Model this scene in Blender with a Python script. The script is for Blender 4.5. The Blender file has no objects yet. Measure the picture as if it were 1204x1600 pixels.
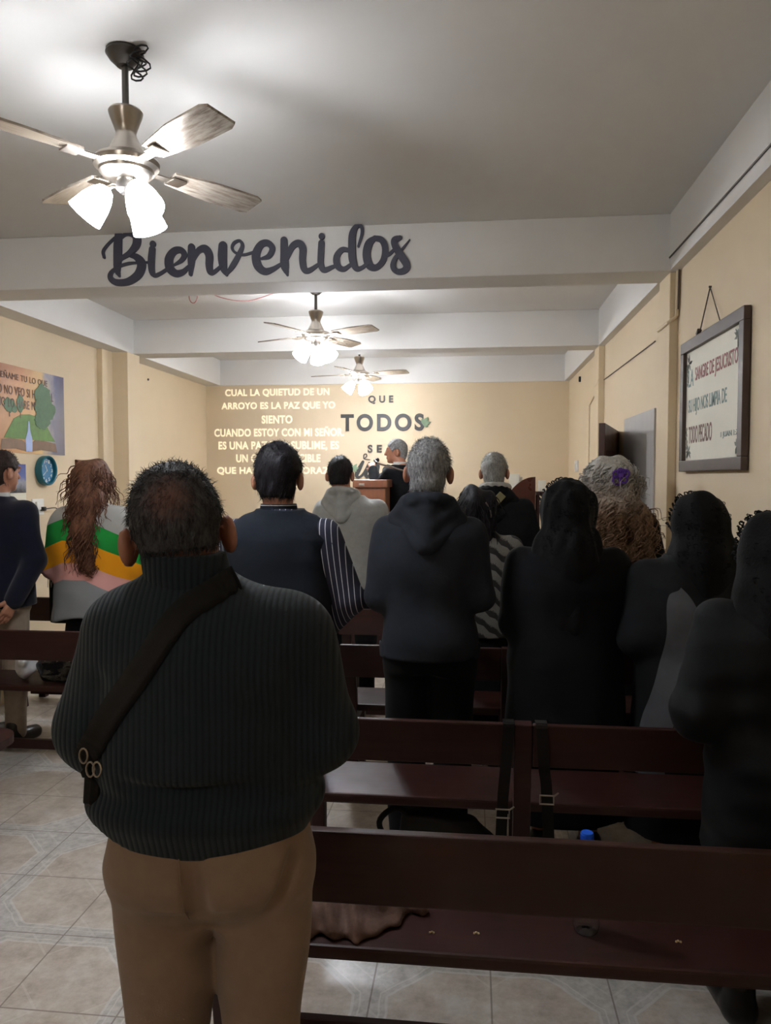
import bpy, bmesh, math, random
import numpy as np
from mathutils import Vector, Matrix
S = bpy.context.scene
COL = S.collection
PI = math.pi
random.seed(4)
RNG = np.random.default_rng(7)

# ---------------------------------------------------------------- camera, world, exposure
YAW = math.atan(136 / 1203 * math.cos(math.atan(54 / 1203)))
PITCH = math.atan(54 / 1203)
cam = bpy.data.cameras.new('camera')
cam.sensor_fit = 'VERTICAL'
cam.sensor_height = 24.0
cam.lens = 24.0 * 1203 / 1600
cam.clip_start = 0.05
cam_o = bpy.data.objects.new('camera', cam)
COL.objects.link(cam_o)
cam_o.location = (0, 0, 1.57)
cam_o.rotation_euler = (PI / 2 - PITCH, 0, YAW)
S.camera = cam_o
S.view_settings.view_transform = 'Standard'
S.view_settings.look = 'None'
S.view_settings.gamma = 1.0
S.view_settings.use_curve_mapping = False
S.view_settings.exposure = 2.08
LAMP = 26.0           # radiance of the lit glass shades
w = bpy.data.worlds.new('world')
S.world = w
w.use_nodes = True
w.node_tree.nodes['Background'].inputs[0].default_value = (0.05, 0.055, 0.07, 1)
w.node_tree.nodes['Background'].inputs[1].default_value = 0.1


# ---------------------------------------------------------------- materials
def lin(c):
    return tuple(((v / 255) / 12.92 if v / 255 <= 0.04045 else ((v / 255 + 0.055) / 1.055) ** 2.4) for v in c)


class NT:
    def __init__(s, name):
        s.m = bpy.data.materials.new(name)
        s.m.use_nodes = True
        s.t = s.m.node_tree
        s.b = s.t.nodes['Principled BSDF']

    def n(s, typ, **kw):
        nd = s.t.nodes.new(typ)
        for k, v in kw.items():
            if k.startswith('i_'):
                key = k[2:]
                nd.inputs[int(key) if key.isdigit() else key.replace('_', ' ')].default_value = v
            else:
                setattr(nd, k, v)
        return nd

    def l(s, a, b):
        s.t.links.new(a, b)

    def math(s, op, a, b=None, c=None):
        nd = s.t.nodes.new('ShaderNodeMath')
        nd.operation = op
        for i, v in enumerate((a, b, c)):
            if v is None:
                continue
            if isinstance(v, (int, float)):
                nd.inputs[i].default_value = v
            else:
                s.l(v, nd.inputs[i])
        return nd.outputs[0]

    def obj(s):
        return s.n('ShaderNodeTexCoord').outputs['Object']

    def xyz(s, v):
        nd = s.n('ShaderNodeSeparateXYZ')
        s.l(v, nd.inputs[0])
        return nd.outputs

    def mix(s, f, a, b):
        nd = s.n('ShaderNodeMix', data_type='RGBA')
        for sock, v in ((nd.inputs[0], f), (nd.inputs[6], a), (nd.inputs[7], b)):
            if hasattr(v, 'links') or hasattr(v, 'is_linked'):
                s.l(v, sock)
            elif isinstance(v, (int, float)):
                sock.default_value = v
            else:
                sock.default_value = (*v[:3], 1)
        return nd.outputs[2]

    def noise(s, scale, detail=3, vec=None, rough=0.55):
        nd = s.n('ShaderNodeTexNoise')
        nd.inputs['Scale'].default_value = scale
        nd.inputs['Detail'].default_value = detail
        nd.inputs['Roughness'].default_value = rough
        s.l(vec if vec is not None else s.obj(), nd.inputs['Vector'])
        return nd.outputs['Fac']

    def scaled(s, v, sc):
        nd = s.n('ShaderNodeMapping')
        nd.inputs['Scale'].default_value = sc
        s.l(v, nd.inputs['Vector'])
        return nd.outputs[0]

    def bump(s, h, strength=0.3, dist=0.01):
        nd = s.n('ShaderNodeBump')
        nd.inputs['Strength'].default_value = strength
        nd.inputs['Distance'].default_value = dist
        s.l(h, nd.inputs['Height'])
        s.l(nd.outputs[0], s.b.inputs['Normal'])

    def ramp(s, f, stops, interp='LINEAR'):
        nd = s.n('ShaderNodeValToRGB')
        cr = nd.color_ramp
        cr.interpolation = interp
        while len(cr.elements) < len(stops):
            cr.elements.new(0.5)
        for e, (p, c) in zip(cr.elements, stops):
            e.position = p
            e.color = (*c, 1)
        s.l(f, nd.inputs[0])
        return nd.outputs[0]

    def color(s, c):
        if isinstance(c, tuple):
            s.b.inputs['Base Color'].default_value = (*c[:3], 1)
        else:
            s.l(c, s.b.inputs['Base Color'])


def mat(name, rgb, rough=0.6, metal=0.0, vary=0.15, vscale=8.0, bump=0.0, bscale=60.0, spec=0.5, stretch=None, sheen=0.0, bdist=0.004):
    """plain procedural surface: colour with a soft noise variation and optional bump; rgb is 8-bit sRGB"""
    t = NT(name)
    c = lin(rgb)
    v = t.obj()
    if stretch:
        v = t.scaled(v, stretch)
    f = t.noise(vscale, 4, v)
    t.color(t.mix(f, tuple(max(0, x * (1 - vary)) for x in c), tuple(min(1, x * (1 + vary)) for x in c)))
    t.b.inputs['Roughness'].default_value = rough
    t.b.inputs['Metallic'].default_value = metal
    t.b.inputs['Specular IOR Level'].default_value = spec
    if sheen:
        t.b.inputs['Sheen Weight'].default_value = sheen
        t.b.inputs['Sheen Roughness'].default_value = 0.5
    if bump:
        t.bump(t.noise(bscale, 3, v), bump, bdist)
    return t.m


def fabric(name, rgb, rough=0.92, bump=0.5, bscale=350, vary=0.2, sheen=0.15, vscale=30):
    return mat(name, rgb, rough, 0, vary, vscale, bump, bscale, 0.15, None, sheen, 0.002)


M = {}
M['wall'] = mat('cream_wall_paint', (219, 200, 169), 0.62, vary=0.04, vscale=3, bump=0.08, bscale=40, spec=0.3)
M['white'] = mat('white_ceiling_paint', (222, 220, 216), 0.7, vary=0.04, vscale=2, bump=0.06, bscale=30, spec=0.3)


def wood(name, a, b, rough, sc=(1.2, 14, 14), spec=0.5):
    t = NT(name)
    v = t.scaled(t.obj(), sc)
    f = t.noise(3.0, 6, v, 0.65)
    t.color(t.mix(f, lin(a), lin(b)))
    r = t.noise(5.0, 3)
    t.l(t.math('MULTIPLY_ADD', r, 0.3, rough - 0.15), t.b.inputs['Roughness'])
    t.b.inputs['Specular IOR Level'].default_value = spec
    t.bump(f, 0.1, 0.003)
    return t.m


M['bench'] = wood('dark_varnished_wood', (30, 17, 15), (62, 30, 24), 0.44, spec=0.35)
M['lectern'] = wood('brown_lectern_wood', (106, 62, 40), (138, 84, 54), 0.35, (10, 10, 1.0))
M['redwood'] = wood('red_brown_wood', (58, 30, 22), (82, 42, 30), 0.3, (10, 10, 1.0))
M['door'] = wood('dark_door_wood', (48, 24, 14), (80, 42, 24), 0.4, (10, 10, 1.0))
M['frame'] = mat('brown_frame_paint', (72, 58, 52), 0.45, vary=0.15)
M['nickel'] = mat('brushed_nickel', (178, 170, 160), 0.28, 1.0, 0.06, 30)
M['nickel_dark'] = mat('tarnished_metal', (92, 88, 84), 0.4, 0.9, 0.15, 30)
M['black'] = mat('black_plastic', (18, 18, 20), 0.5, vary=0.1)
M['grey_panel'] = mat('grey_panel', (176, 172, 168), 0.55, vary=0.18, vscale=2.0, stretch=(6, 6, 0.6))
M['paper'] = mat('off_white_paper', (226, 222, 206), 0.6, vary=0.05, vscale=6)
M['whiteplastic'] = mat('white_plastic', (228, 226, 220), 0.4, vary=0.03)
M['letter_dark'] = mat('charcoal_sign_board', (66, 66, 80), 0.5, vary=0.2, vscale=5)
M['wall_letter'] = mat('dark_grey_letter', (58, 56, 54), 0.55, vary=0.12, vscale=8)
M['skin'] = mat('skin_tan', (170, 118, 92), 0.5, vary=0.1, vscale=14, bump=0.1, bscale=120)
M['skin_b'] = mat('skin_brown', (146, 96, 74), 0.5, vary=0.12, vscale=14, bump=0.1, bscale=120)
M['shoe'] = mat('black_leather', (20, 19, 20), 0.35, vary=0.15, bump=0.1)


def emit(name, rgb, strength):
    t = NT(name)
    t.color(lin(rgb))
    t.b.inputs['Emission Color'].default_value = (*lin(rgb), 1)
    t.b.inputs['Emission Strength'].default_value = strength
    return t.m


M['glow'] = emit('lit_glass_shade', (244, 248, 255), LAMP * 0.64)
M['glow_far'] = emit('brightly_lit_glass_shade', (244, 248, 255), LAMP * 1.0)
M['bulb'] = emit('lit_bulb', (244, 248, 255), LAMP * 4.0)
M['glow_dim'] = emit('dimly_lit_glass_shade', (255, 252, 248), LAMP * 0.42)
M['projected'] = emit('projected_lettering', (255, 240, 204), 0.14)


# ---------------------------------------------------------------- mesh helpers
def newmesh(name, v, f, m=None, smooth=True):
    """v: (n,3) array, f: list of index tuples or an (n,4) int array"""
    me = bpy.data.meshes.new(name)
    if isinstance(f, np.ndarray):
        v = np.asarray(v, dtype=np.float32)
        me.vertices.add(len(v))
        me.vertices.foreach_set('co', v.ravel())
        k = f.shape[1]
        me.loops.add(f.size)
        me.loops.foreach_set('vertex_index', f.ravel().astype(np.int32))
        me.polygons.add(len(f))
        me.polygons.foreach_set('loop_start', np.arange(0, f.size, k, dtype=np.int32))
        me.polygons.foreach_set('loop_total', np.full(len(f), k, dtype=np.int32))
        me.update(calc_edges=True)
        me.validate()
    else:
        me.from_pydata([tuple(p) for p in v], [], [tuple(q) for q in f])
        me.update()
    if smooth:
        me.polygons.foreach_set('use_smooth', [True] * len(me.polygons))
    if m:
        for mm in (m if isinstance(m, (list, tuple)) else [m]):
            me.materials.append(mm)
    return me


def link(name, me, parent=None, loc=(0, 0, 0), rot=(0, 0, 0)):
    o = bpy.data.objects.new(name, me)
    COL.objects.link(o)
    o.location = loc
    o.rotation_euler = rot
    if parent:
        o.parent = parent
    return o


def tag(o, label, cat, group=None):
    o['label'] = label
    o['category'] = cat
    if group:
        o['group'] = group
    return o


def thing(name, label, cat, loc=(0, 0, 0), rotz=0.0, group=None):
    o = bpy.data.objects.new(name, None)
    o.empty_display_size = 0.1
    COL.objects.link(o)
    o.location = loc
    o.rotation_euler = (0, 0, rotz)
    return tag(o, label, cat, group)


def struct(o):
    o['kind'] = 'structure'
    return o


class G:
    """collects simple shapes into one mesh"""

    def __init__(s):
        s.bm = bmesh.new()

    def box(s, lo, hi, bev=0.0, mtx=None, taper=None):
        c = [(a + b) / 2 for a, b in zip(lo, hi)]
        d = [abs(b - a) for a, b in zip(lo, hi)]
        r = bmesh.ops.create_cube(s.bm, size=1.0)
        vs = r['verts']
        bmesh.ops.scale(s.bm, vec=d, verts=vs)
        bmesh.ops.translate(s.bm, vec=c, verts=vs)
        if bev:
            es = list({e for v in vs for e in v.link_edges})
            rr = bmesh.ops.bevel(s.bm, geom=es, offset=bev, segments=2, affect='EDGES', profile=0.6)
            vs = list({v for f in rr['faces'] for v in f.verts} | {v for v in vs if v.is_valid})
        if mtx is not None:
            bmesh.ops.transform(s.bm, matrix=mtx, verts=vs)
        return s

    def tube(s, pts, r, n=8, closed=False, caps=True):
        pts = [Vector(p) for p in pts]
        rs = r if isinstance(r, (list, tuple)) else [r] * len(pts)
        rings = []
        N = len(pts)
        up = Vector((0.13, 0.27, 0.95))
        prev = None
        for i, p in enumerate(pts):
            a = pts[(i - 1) % N] if (closed or i > 0) else p
            b = pts[(i + 1) % N] if (closed or i < N - 1) else p
            t = (b - a).normalized() if (b - a).length > 1e-9 else Vector((0, 0, 1))
            if prev is None:
                u = t.cross(up if abs(t.dot(up)) < 0.95 else Vector((1, 0, 0))).normalized()
            else:
                u = (prev - t * prev.dot(t)).normalized()
            prev = u
            v = t.cross(u)
            rings.append([s.bm.verts.new(p + (u * math.cos(q) + v * math.sin(q)) * rs[i]) for q in [2 * PI * k / n for k in range(n)]])
        for i in range(N if closed else N - 1):
            A, B = rings[i], rings[(i + 1) % N]
            for k in range(n):
                s.bm.faces.new((A[k], A[(k + 1) % n], B[(k + 1) % n], B[k]))
        if caps and not closed:
            s.bm.faces.new(list(reversed(rings[0])))
            s.bm.faces.new(rings[-1])
        return s

    def lathe(s, prof, n=32, mtx=None, closed=False):
        """prof: (radius, z) list"""
        rings = []
        for r, z in prof:
            rings.append([s.bm.verts.new((max(r, 1e-5) * math.cos(2 * PI * k / n), max(r, 1e-5) * math.sin(2 * PI * k / n), z)) for k in range(n)])
        for A, B in zip(rings, rings[1:] + ([rings[0]] if closed else [])):
            for k in range(n):
                s.bm.faces.new((A[k], A[(k + 1) % n], B[(k + 1) % n], B[k]))
        if mtx is not None:
            bmesh.ops.transform(s.bm, matrix=mtx, verts=[v for R in rings for v in R])
        return s

    def prism(s, poly, d0, d1, f):
        """poly of 2-D points, extruded from depth d0 to d1; f(x, y, d) -> 3-D point"""
        A = [s.bm.verts.new(f(x, y, d0)) for x, y in poly]
        B = [s.bm.verts.new(f(x, y, d1)) for x, y in poly]
        s.bm.faces.new(A)
        s.bm.faces.new(list(reversed(B)))
        for i in range(len(A)):
            j = (i + 1) % len(A)
            s.bm.faces.new((A[j], A[i], B[i], B[j]))
        return s

    def done(s, name, m, parent=None, loc=(0, 0, 0), rot=(0, 0, 0), smooth=False, angle=35):
        bmesh.ops.recalc_face_normals(s.bm, faces=s.bm.faces)
        me = bpy.data.meshes.new(name)
        s.bm.to_mesh(me)
        s.bm.free()
        if m:
            me.materials.append(m)
        if smooth:
            me.polygons.foreach_set('use_smooth', [True] * len(me.polygons))
            me.set_sharp_from_angle(angle=math.radians(angle))
        return link(name, me, parent, loc, rot)


def copy_tree(o, parent=None):
    c = o.copy()
    COL.objects.link(c)
    if parent:
        c.parent = parent
    for ch in list(o.children):
        copy_tree(ch, c)
    return c


def spline(pts, per=8):
    """Catmull-Rom through tuples of any length"""
    P = [np.array(p, float) for p in pts]
    if len(P) < 3:
        return [P[0] + (P[-1] - P[0]) * t for t in np.linspace(0, 1, per)]
    out = []
    Q = [2 * P[0] - P[1]] + P + [2 * P[-1] - P[-2]]
    for i in range(1, len(Q) - 2):
        a, b, c, d = Q[i - 1:i + 3]
        for k in range(per):
            t = k / per
            out.append(0.5 * (2 * b + (c - a) * t + (2 * a - 5 * b + 4 * c - d) * t * t + (3 * b - a - 3 * c + d) * t ** 3))
    out.append(P[-1])
    return out


def brush_letters(strokes, y0, y1):
    """cut-out lettering: strokes of (x, z, width) become solid ribbons with round ends"""
    g = G()
    f = lambda x, z, d: (x, d, z)
    for st in strokes:
        P = spline(st, 7)
        L, R = [], []
        for i, p in enumerate(P):
            a = P[max(0, i - 1)][:2]
            b = P[min(len(P) - 1, i + 1)][:2]
            t = b - a
            t = t / (np.linalg.norm(t) + 1e-9)
            n = np.array([-t[1], t[0]])
            h = max(p[2], 0.003) / 2
            L.append(p[:2] + n * h)
            R.append(p[:2] - n * h)
        si = strokes.index(st)
        dp = lambda i: y1 - 0.00012 * (i % 9) - 0.0012 * (si % 3)      # neighbouring pieces never share one plane
        for i in range(len(P) - 1):
            A = [L[i], L[i + 1], R[i + 1], R[i]]
            if min(np.linalg.norm(A[0] - A[1]), 1) < 1e-7 and np.linalg.norm(A[2] - A[3]) < 1e-7:
                continue
            # each piece a closed little prism, so tight bends stay clean
            g.prism([tuple(q) for q in A], y0, dp(i), f)
        for e in range(0, len(P), 3 if len(P) > 4 else 1):
            p = P[e]
            h = max(p[2], 0.003) / 2
            g.prism([(p[0] + h * math.cos(q), p[1] + h * math.sin(q)) for q in [2 * PI * k / 14 for k in range(14)]], y0, dp(e + 4) - 0.00005, f)
        p = P[-1]
        h = max(p[2], 0.003) / 2
        g.prism([(p[0] + h * math.cos(q), p[1] + h * math.sin(q)) for q in [2 * PI * k / 14 for k in range(14)]], y0, dp(7) - 0.00003, f)
    return g


def text_mesh(name, body, box, m, depth=0.004, offset=0.0, spacing=1.0, fit_z=True):
    """text in the x-z plane, front towards -y, scaled into box (x0, x1, z0, z1); returns mesh with back at y=0"""
    cu = bpy.data.curves.new(name, 'FONT')
    cu.body = body
    cu.offset = offset
    cu.space_character = spacing
    cu.extrude = 0.5
    cu.resolution_u = 6
    o = bpy.data.objects.new(name, cu)
    COL.objects.link(o)
    dg = bpy.context.evaluated_depsgraph_get()
    me = bpy.data.meshes.new_from_object(o.evaluated_get(dg))
    bpy.data.objects.remove(o)
    bpy.data.curves.remove(cu)
    n = len(me.vertices)
    co = np.empty(n * 3, np.float32)
    me.vertices.foreach_get('co', co)
    co = co.reshape(-1, 3)
    lo, hi = co.min(0), co.max(0)
    x0, x1, z0, z1 = box
    sx = (x1 - x0) / (hi[0] - lo[0])
    sz = (z1 - z0) / (hi[1] - lo[1]) if fit_z else sx
    out = np.empty_like(co)
    out[:, 0] = x0 + (co[:, 0] - lo[0]) * sx
    out[:, 2] = z0 + (co[:, 1] - lo[1]) * sz
    out[:, 1] = -(co[:, 2] + 0.5) * depth
    me.vertices.foreach_set('co', out.ravel())
    me.materials.clear()
    me.materials.append(m)
    me.update()
    me.name = name
    return me

# ---------------------------------------------------------------- the room
HB, HC = 2.678, 2.98            # underside of the beams, ceiling
XL, XR = -3.22, 1.10            # wall faces
BL, BR = -3.03, 1.045           # inner faces of the side beams
YB, YF = 9.10, -2.9             # end wall, wall behind the camera


def room_box(name, lo, hi, m, bev=0.0):
    return struct(G().box(lo, hi, bev).done(name, m))


def floor_mat():
    t = NT('patterned_floor_tiles')
    P = t.xyz(t.n('ShaderNodeNewGeometry').outputs['Position'])
    p = 0.3625
    def cell(c, off, per):
        q = t.math('DIVIDE', t.math('SUBTRACT', c, off), per)
        return t.math('FRACT', q)
    fx, fy = cell(P[0], 0.064, p), cell(P[1], 2.436, p)
    gx = t.math('MULTIPLY', t.math('ABSOLUTE', t.math('SUBTRACT', fx, 0.5)), 2)     # 1 at the joint
    gy = t.math('MULTIPLY', t.math('ABSOLUTE', t.math('SUBTRACT', fy, 0.5)), 2)
    grout = t.math('GREATER_THAN', t.math('MAXIMUM', gx, gy), 0.985)
    # the two-by-two repeat of the printed frame: lines along every other joint, corners cut
    bx = t.math('ABSOLUTE', t.math('SUBTRACT', cell(P[0], 0.064 - p, 2 * p), 0.5))   # 0.5 at framed joint
    by = t.math('ABSOLUTE', t.math('SUBTRACT', cell(P[1], 2.436, 2 * p), 0.5))
    octd = t.math('MAXIMUM', t.math('MAXIMUM', bx, by), t.math('MULTIPLY', t.math('ADD', bx, by), 0.64))
    wob = t.math('MULTIPLY_ADD', t.noise(9, 2, t.n('ShaderNodeNewGeometry').outputs['Position']), 0.03, -0.015)
    octd = t.math('ADD', octd, wob)
    def band(a, b):
        return t.math('MULTIPLY', t.math('GREATER_THAN', octd, a), t.math('LESS_THAN', octd, b))
    lines = t.math('MAXIMUM', band(0.425, 0.436), band(0.455, 0.462))
    inner = t.math('LESS_THAN', octd, 0.425)
    dia = t.math('ABSOLUTE', t.math('SUBTRACT', t.math('ADD', t.math('ABSOLUTE', t.math('SUBTRACT', gx, 1)), t.math('ABSOLUTE', t.math('SUBTRACT', gy, 1))), 0.62))
    lines2 = t.math('LESS_THAN', t.math('ADD', dia, wob), 0.03)
    pos = t.n('ShaderNodeNewGeometry').outputs['Position']
    n1, n2 = t.noise(7, 6, pos, 0.7), t.noise(26, 5, pos, 0.7)
    stone = t.ramp(n1, [(0.34, lin((140, 116, 96))), (0.5, lin((184, 168, 150))), (0.64, lin((206, 198, 188)))])
    fine = t.ramp(n2, [(0.3, lin((164, 156, 146))), (0.7, lin((204, 198, 190)))])
    c = t.mix(0.4, stone, fine)
    edge = t.ramp(n2, [(0.35, lin((160, 156, 150))), (0.65, lin((196, 192, 186)))])
    c = t.mix(t.math('MULTIPLY_ADD', inner, 0.75, 0.0), edge, c)
    c = t.mix(t.math('MULTIPLY', t.math('MAXIMUM', lines, t.math('MULTIPLY', lines2, 0.6)), 0.42), c, lin((216, 212, 206)))
    c = t.mix(t.math('MULTIPLY', grout, 0.75), c, lin((112, 98, 88)))
    t.color(c)
    t.b.inputs['Roughness'].default_value = 0.3
    t.bump(t.math('SUBTRACT', 1, grout), 0.3, 0.002)
    return t.m


room_box('floor', (XL - 0.2, YF - 0.2, -0.12), (XR + 0.2, YB + 0.2, 0), floor_mat())
room_box('ceiling', (XL - 0.2, YF - 0.2, HC), (XR + 0.2, YB + 0.2, HC + 0.15), M['white'])
room_box('wall_left', (XL - 0.15, YF, 0), (XL, YB, HC), M['wall'])
room_box('wall_right', (XR, YF, 0), (XR + 0.15, YB, HC), M['wall'])
room_box('wall_front', (XL - 0.15, YB, 0), (XR + 0.15, YB + 0.15, HC), M['wall'])
room_box('wall_back', (XL - 0.15, YF - 0.15, 0), (XR + 0.15, YF, HC), M['wall'])
# white painted beams: two across, one over each side wall, one over the end wall
room_box('ceiling_beam', (XL, 4.33, HB), (XR, 4.60, HC), M['white'], 0.006)
room_box('ceiling_beam', (XL, 6.68, HB), (XR, 6.93, HC), M['white'], 0.006)
room_box('ceiling_beam', (BL, YB - 0.03, HB), (BR, YB, HC), M['white'])
for a, b in ((YF, 4.33), (4.60, 6.68), (6.93, YB)):
    room_box('side_beam', (BR, a, HB), (XR, b, HC), M['white'])
    room_box('side_beam', (XL, a, HB), (BL, b, HC), M['white'])
# wall columns under the beams
room_box('wall_column', (XR - 0.045, 4.36, 0), (XR, 4.60, HB), M['wall'], 0.004)
room_box('wall_column', (XR - 0.05, 6.70, 0), (XR, 6.92, HB), M['wall'], 0.004)
room_box('wall_column', (XL, 6.55, 0), (BL, 6.80, HB), M['wall'], 0.004)
room_box('wall_column', (XL, 6.36, 0), (XL + 0.05, 6.55, HB), M['wall'], 0.004)
room_box('wall_column', (XL, 4.33, 0), (BL, 4.60, HB), M['wall'], 0.004)
room_box('platform_floor', (XL, 6.25, 0), (XR, YB, 0.30), M['bench'], 0.01)
# skirting
room_box('baseboard_right', (XR - 0.012, YF, 0), (XR, 4.36, 0.08), M['grey_panel'])
room_box('baseboard_left', (XL, YF, 0), (XL + 0.012, 4.33, 0.08), M['grey_panel'])
# painted-over conduits on the right wall
g = G().tube([(XR - 0.006, 6.69, 2.391), (XR - 0.006, 4.86, 2.394)], 0.004, 6)
struct(g.done('trim_conduit', M['frame'], smooth=True))
g = G().tube([(1.052, 6.94, 2.36), (1.052, 6.80, 2.36), (1.052, 6.70, 2.39)], 0.006, 6).tube([(XR - 0.006, 7.15, 2.32), (XR - 0.006, 7.5, 2.25), (XR - 0.006, 7.5, 0.4)], 0.007, 6)
struct(g.done('trim_conduit', M['wall'], smooth=True))
g = G().tube([(XR - 0.012, 4.32, 2.72), (XR - 0.012, 4.335, 2.44), (XR - 0.048, 4.37, 2.41), (XR - 0.048, 4.60, 2.41)], 0.011, 8)
struct(g.done('trim_conduit', M['wall'], smooth=True))
g = G().tube([(BR - 0.004, YF, 2.745), (BR - 0.004, 4.32, 2.745)], 0.005, 6).tube([(XR - 0.012, 4.305, 2.74), (XR - 0.012, 4.318, 2.47)], 0.004, 6)
struct(g.done('trim_cable', M['frame'], smooth=True))

# grey closed door on the right wall with its narrow casing, and the wooden door leaf standing open beyond it
d = struct(G().box((XR - 0.012, 4.83, 0), (XR, 5.76, 1.99), 0.003).done('door_1', M['grey_panel']))
a, b = Vector((1.085, 6.05, 0)), Vector((0.825, 5.10, 0))
ang = math.atan2((b - a).y, (b - a).x)
L = (b - a).length
d2 = struct(G().box((0, -0.02, 0.01), (L, 0.02, 1.92), 0.003).done('door_2', M['door'], loc=a, rot=(0, 0, ang)))
g = G()
for z0, z1 in ((0.2, 0.85), (1.0, 1.75)):
    g.box((0.12, -0.026, z0), (L - 0.12, 0.026, z1), 0.004)
struct(g.done('door_panel', M['door'], parent=d2))
g = G()
for s in (-1, 1):
    g.tube([(L - 0.07, s * 0.02, 1.0), (L - 0.07, s * 0.06, 1.0), (L - 0.17, s * 0.065, 1.0)], 0.009, 8)
struct(g.done('door_handle', M['nickel'], parent=d2, smooth=True))

# ---------------------------------------------------------------- ceiling fans
def blade_mesh():
    g = G()
    n = 14
    top, bot = [], []
    for i in range(n + 1):
        u = i / n
        x = 0.165 + u * 0.365
        hw = 0.038 + 0.022 * min(1, u * 2.2) - (0.010 * max(0, u - 0.94) / 0.06)
        top.append((x, hw))
        bot.append((x, -hw * (1 - 0.05 * (u > 0.97))))
    tilt = math.radians(-11)
    f = lambda x, y, d: (x, y * math.cos(tilt) - d * math.sin(tilt), y * math.sin(tilt) + d * math.cos(tilt))
    g.prism(top + list(reversed(bot)), -0.004, 0.004, f)
    return g


M['blade'] = NT('worn_glossy_blade')
_t = M['blade']
_v = _t.scaled(_t.obj(), (3, 22, 22))
_f = _t.noise(3, 5, _v, 0.7)
_t.color(_t.ramp(_f, [(0.35, lin((120, 106, 94))), (0.5, lin((168, 156, 142))), (0.68, lin((196, 186, 172)))]))
_t.b.inputs['Roughness'].default_value = 0.18
_t.b.inputs['Metallic'].default_value = 0.55
M['blade'] = _t.m


def make_fan(loc_x, loc_y, drop, rot, lamp_rot, label, glow='glow'):
    """origin on the ceiling, fan hangs in -z"""
    r = thing('ceiling_fan', label, 'ceiling fan', (loc_x, loc_y, HC), 0, 'ceiling fans down the middle of the hall')
    G().lathe([(0, 0), (0.058, 0), (0.062, -0.012), (0.05, -0.03), (0.026, -0.052), (0.0, -0.054)], 28).done('canopy', M['nickel_dark'], r, smooth=True)
    zb = -drop                                              # blade plane
    g = G().lathe([(0.0, -0.04), (0.011, -0.04), (0.011, zb + 0.16), (0.0, zb + 0.16)], 14)
    g.done('rod', M['nickel_dark'], r, smooth=True)
    # hourglass motor cover
    G().lathe([(0.0, zb + 0.172), (0.052, zb + 0.172), (0.056, zb + 0.165), (0.053, zb + 0.152), (0.040, zb + 0.118), (0.033, zb + 0.098), (0.034, zb + 0.088),
               (0.046, zb + 0.062), (0.060, zb + 0.034), (0.062, zb + 0.024), (0.0, zb + 0.024)], 36).done('motor_cover', M['nickel'], r, smooth=True)
    G().lathe([(0.0, zb + 0.026), (0.072, zb + 0.026), (0.098, zb + 0.014), (0.108, zb), (0.105, zb - 0.014), (0.09, zb - 0.024), (0.088, zb - 0.034), (0.074, zb - 0.046),
               (0.040, zb - 0.054), (0.0, zb - 0.054)], 40).done('motor_housing', M['nickel'], r, smooth=True)
    for k in range(4):
        q = rot + k * PI / 2
        bl = blade_mesh().done('blade', M['blade'], r, (0, 0, zb - 0.004), (0, 0, q))
        g = G().box((0.085, -0.018, -0.010), (0.205, 0.018, -0.004), 0.002).box((0.16, -0.03, -0.012), (0.215, 0.03, -0.006), 0.002)
        g.done('blade_bracket', M['nickel'], bl)
    G().lathe([(0.0, zb - 0.05), (0.030, zb - 0.052), (0.036, zb - 0.066), (0.034, zb - 0.088), (0.020, zb - 0.10), (0.0, zb - 0.102)], 26).done('light_fitter', M['nickel_dark'], r, smooth=True)
    for k in range(3):
        q = lamp_rot + k * 2 * PI / 3
        c, s = math.cos(q), math.sin(q)
        el = Vector((0.062 * c, 0.062 * s, zb - 0.088))
        arm = G().tube([(0.024 * c, 0.024 * s, zb - 0.078), (0.045 * c, 0.045 * s, zb - 0.078), tuple(el)], 0.008, 10).done('lamp_arm', M['nickel'], r, smooth=True)
        R = Matrix.Translation(el) @ Matrix.Rotation(q, 4, 'Z') @ Matrix.Rotation(math.radians(-38), 4, 'Y')
        # frosted tulip shade, open below, with its own wall thickness
        sh = G().lathe([(0.016, 0.0), (0.026, -0.006), (0.040, -0.03), (0.050, -0.062), (0.056, -0.095), (0.060, -0.118), (0.056, -0.118), (0.050, -0.09), (0.044, -0.06), (0.034, -0.03), (0.02, -0.008), (0.012, -0.004)], 30, R, True)
        so = sh.done('lamp_shade', M[glow], r, smooth=True, angle=60)
        bu = G().lathe([(0.0, -0.008), (0.012, -0.01), (0.014, -0.035), (0.026, -0.06), (0.028, -0.078), (0.018, -0.096), (0.0, -0.102)], 18, R)
        bu.done('bulb', M['bulb' if glow != 'glow_dim' else glow], so, smooth=True)
    # pull chain
    G().tube([(0.03, -0.02, zb - 0.06), (0.036, -0.025, zb - 0.16)], 0.0018, 5).done('pull_chain', M['nickel'], r)
    return r


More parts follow.
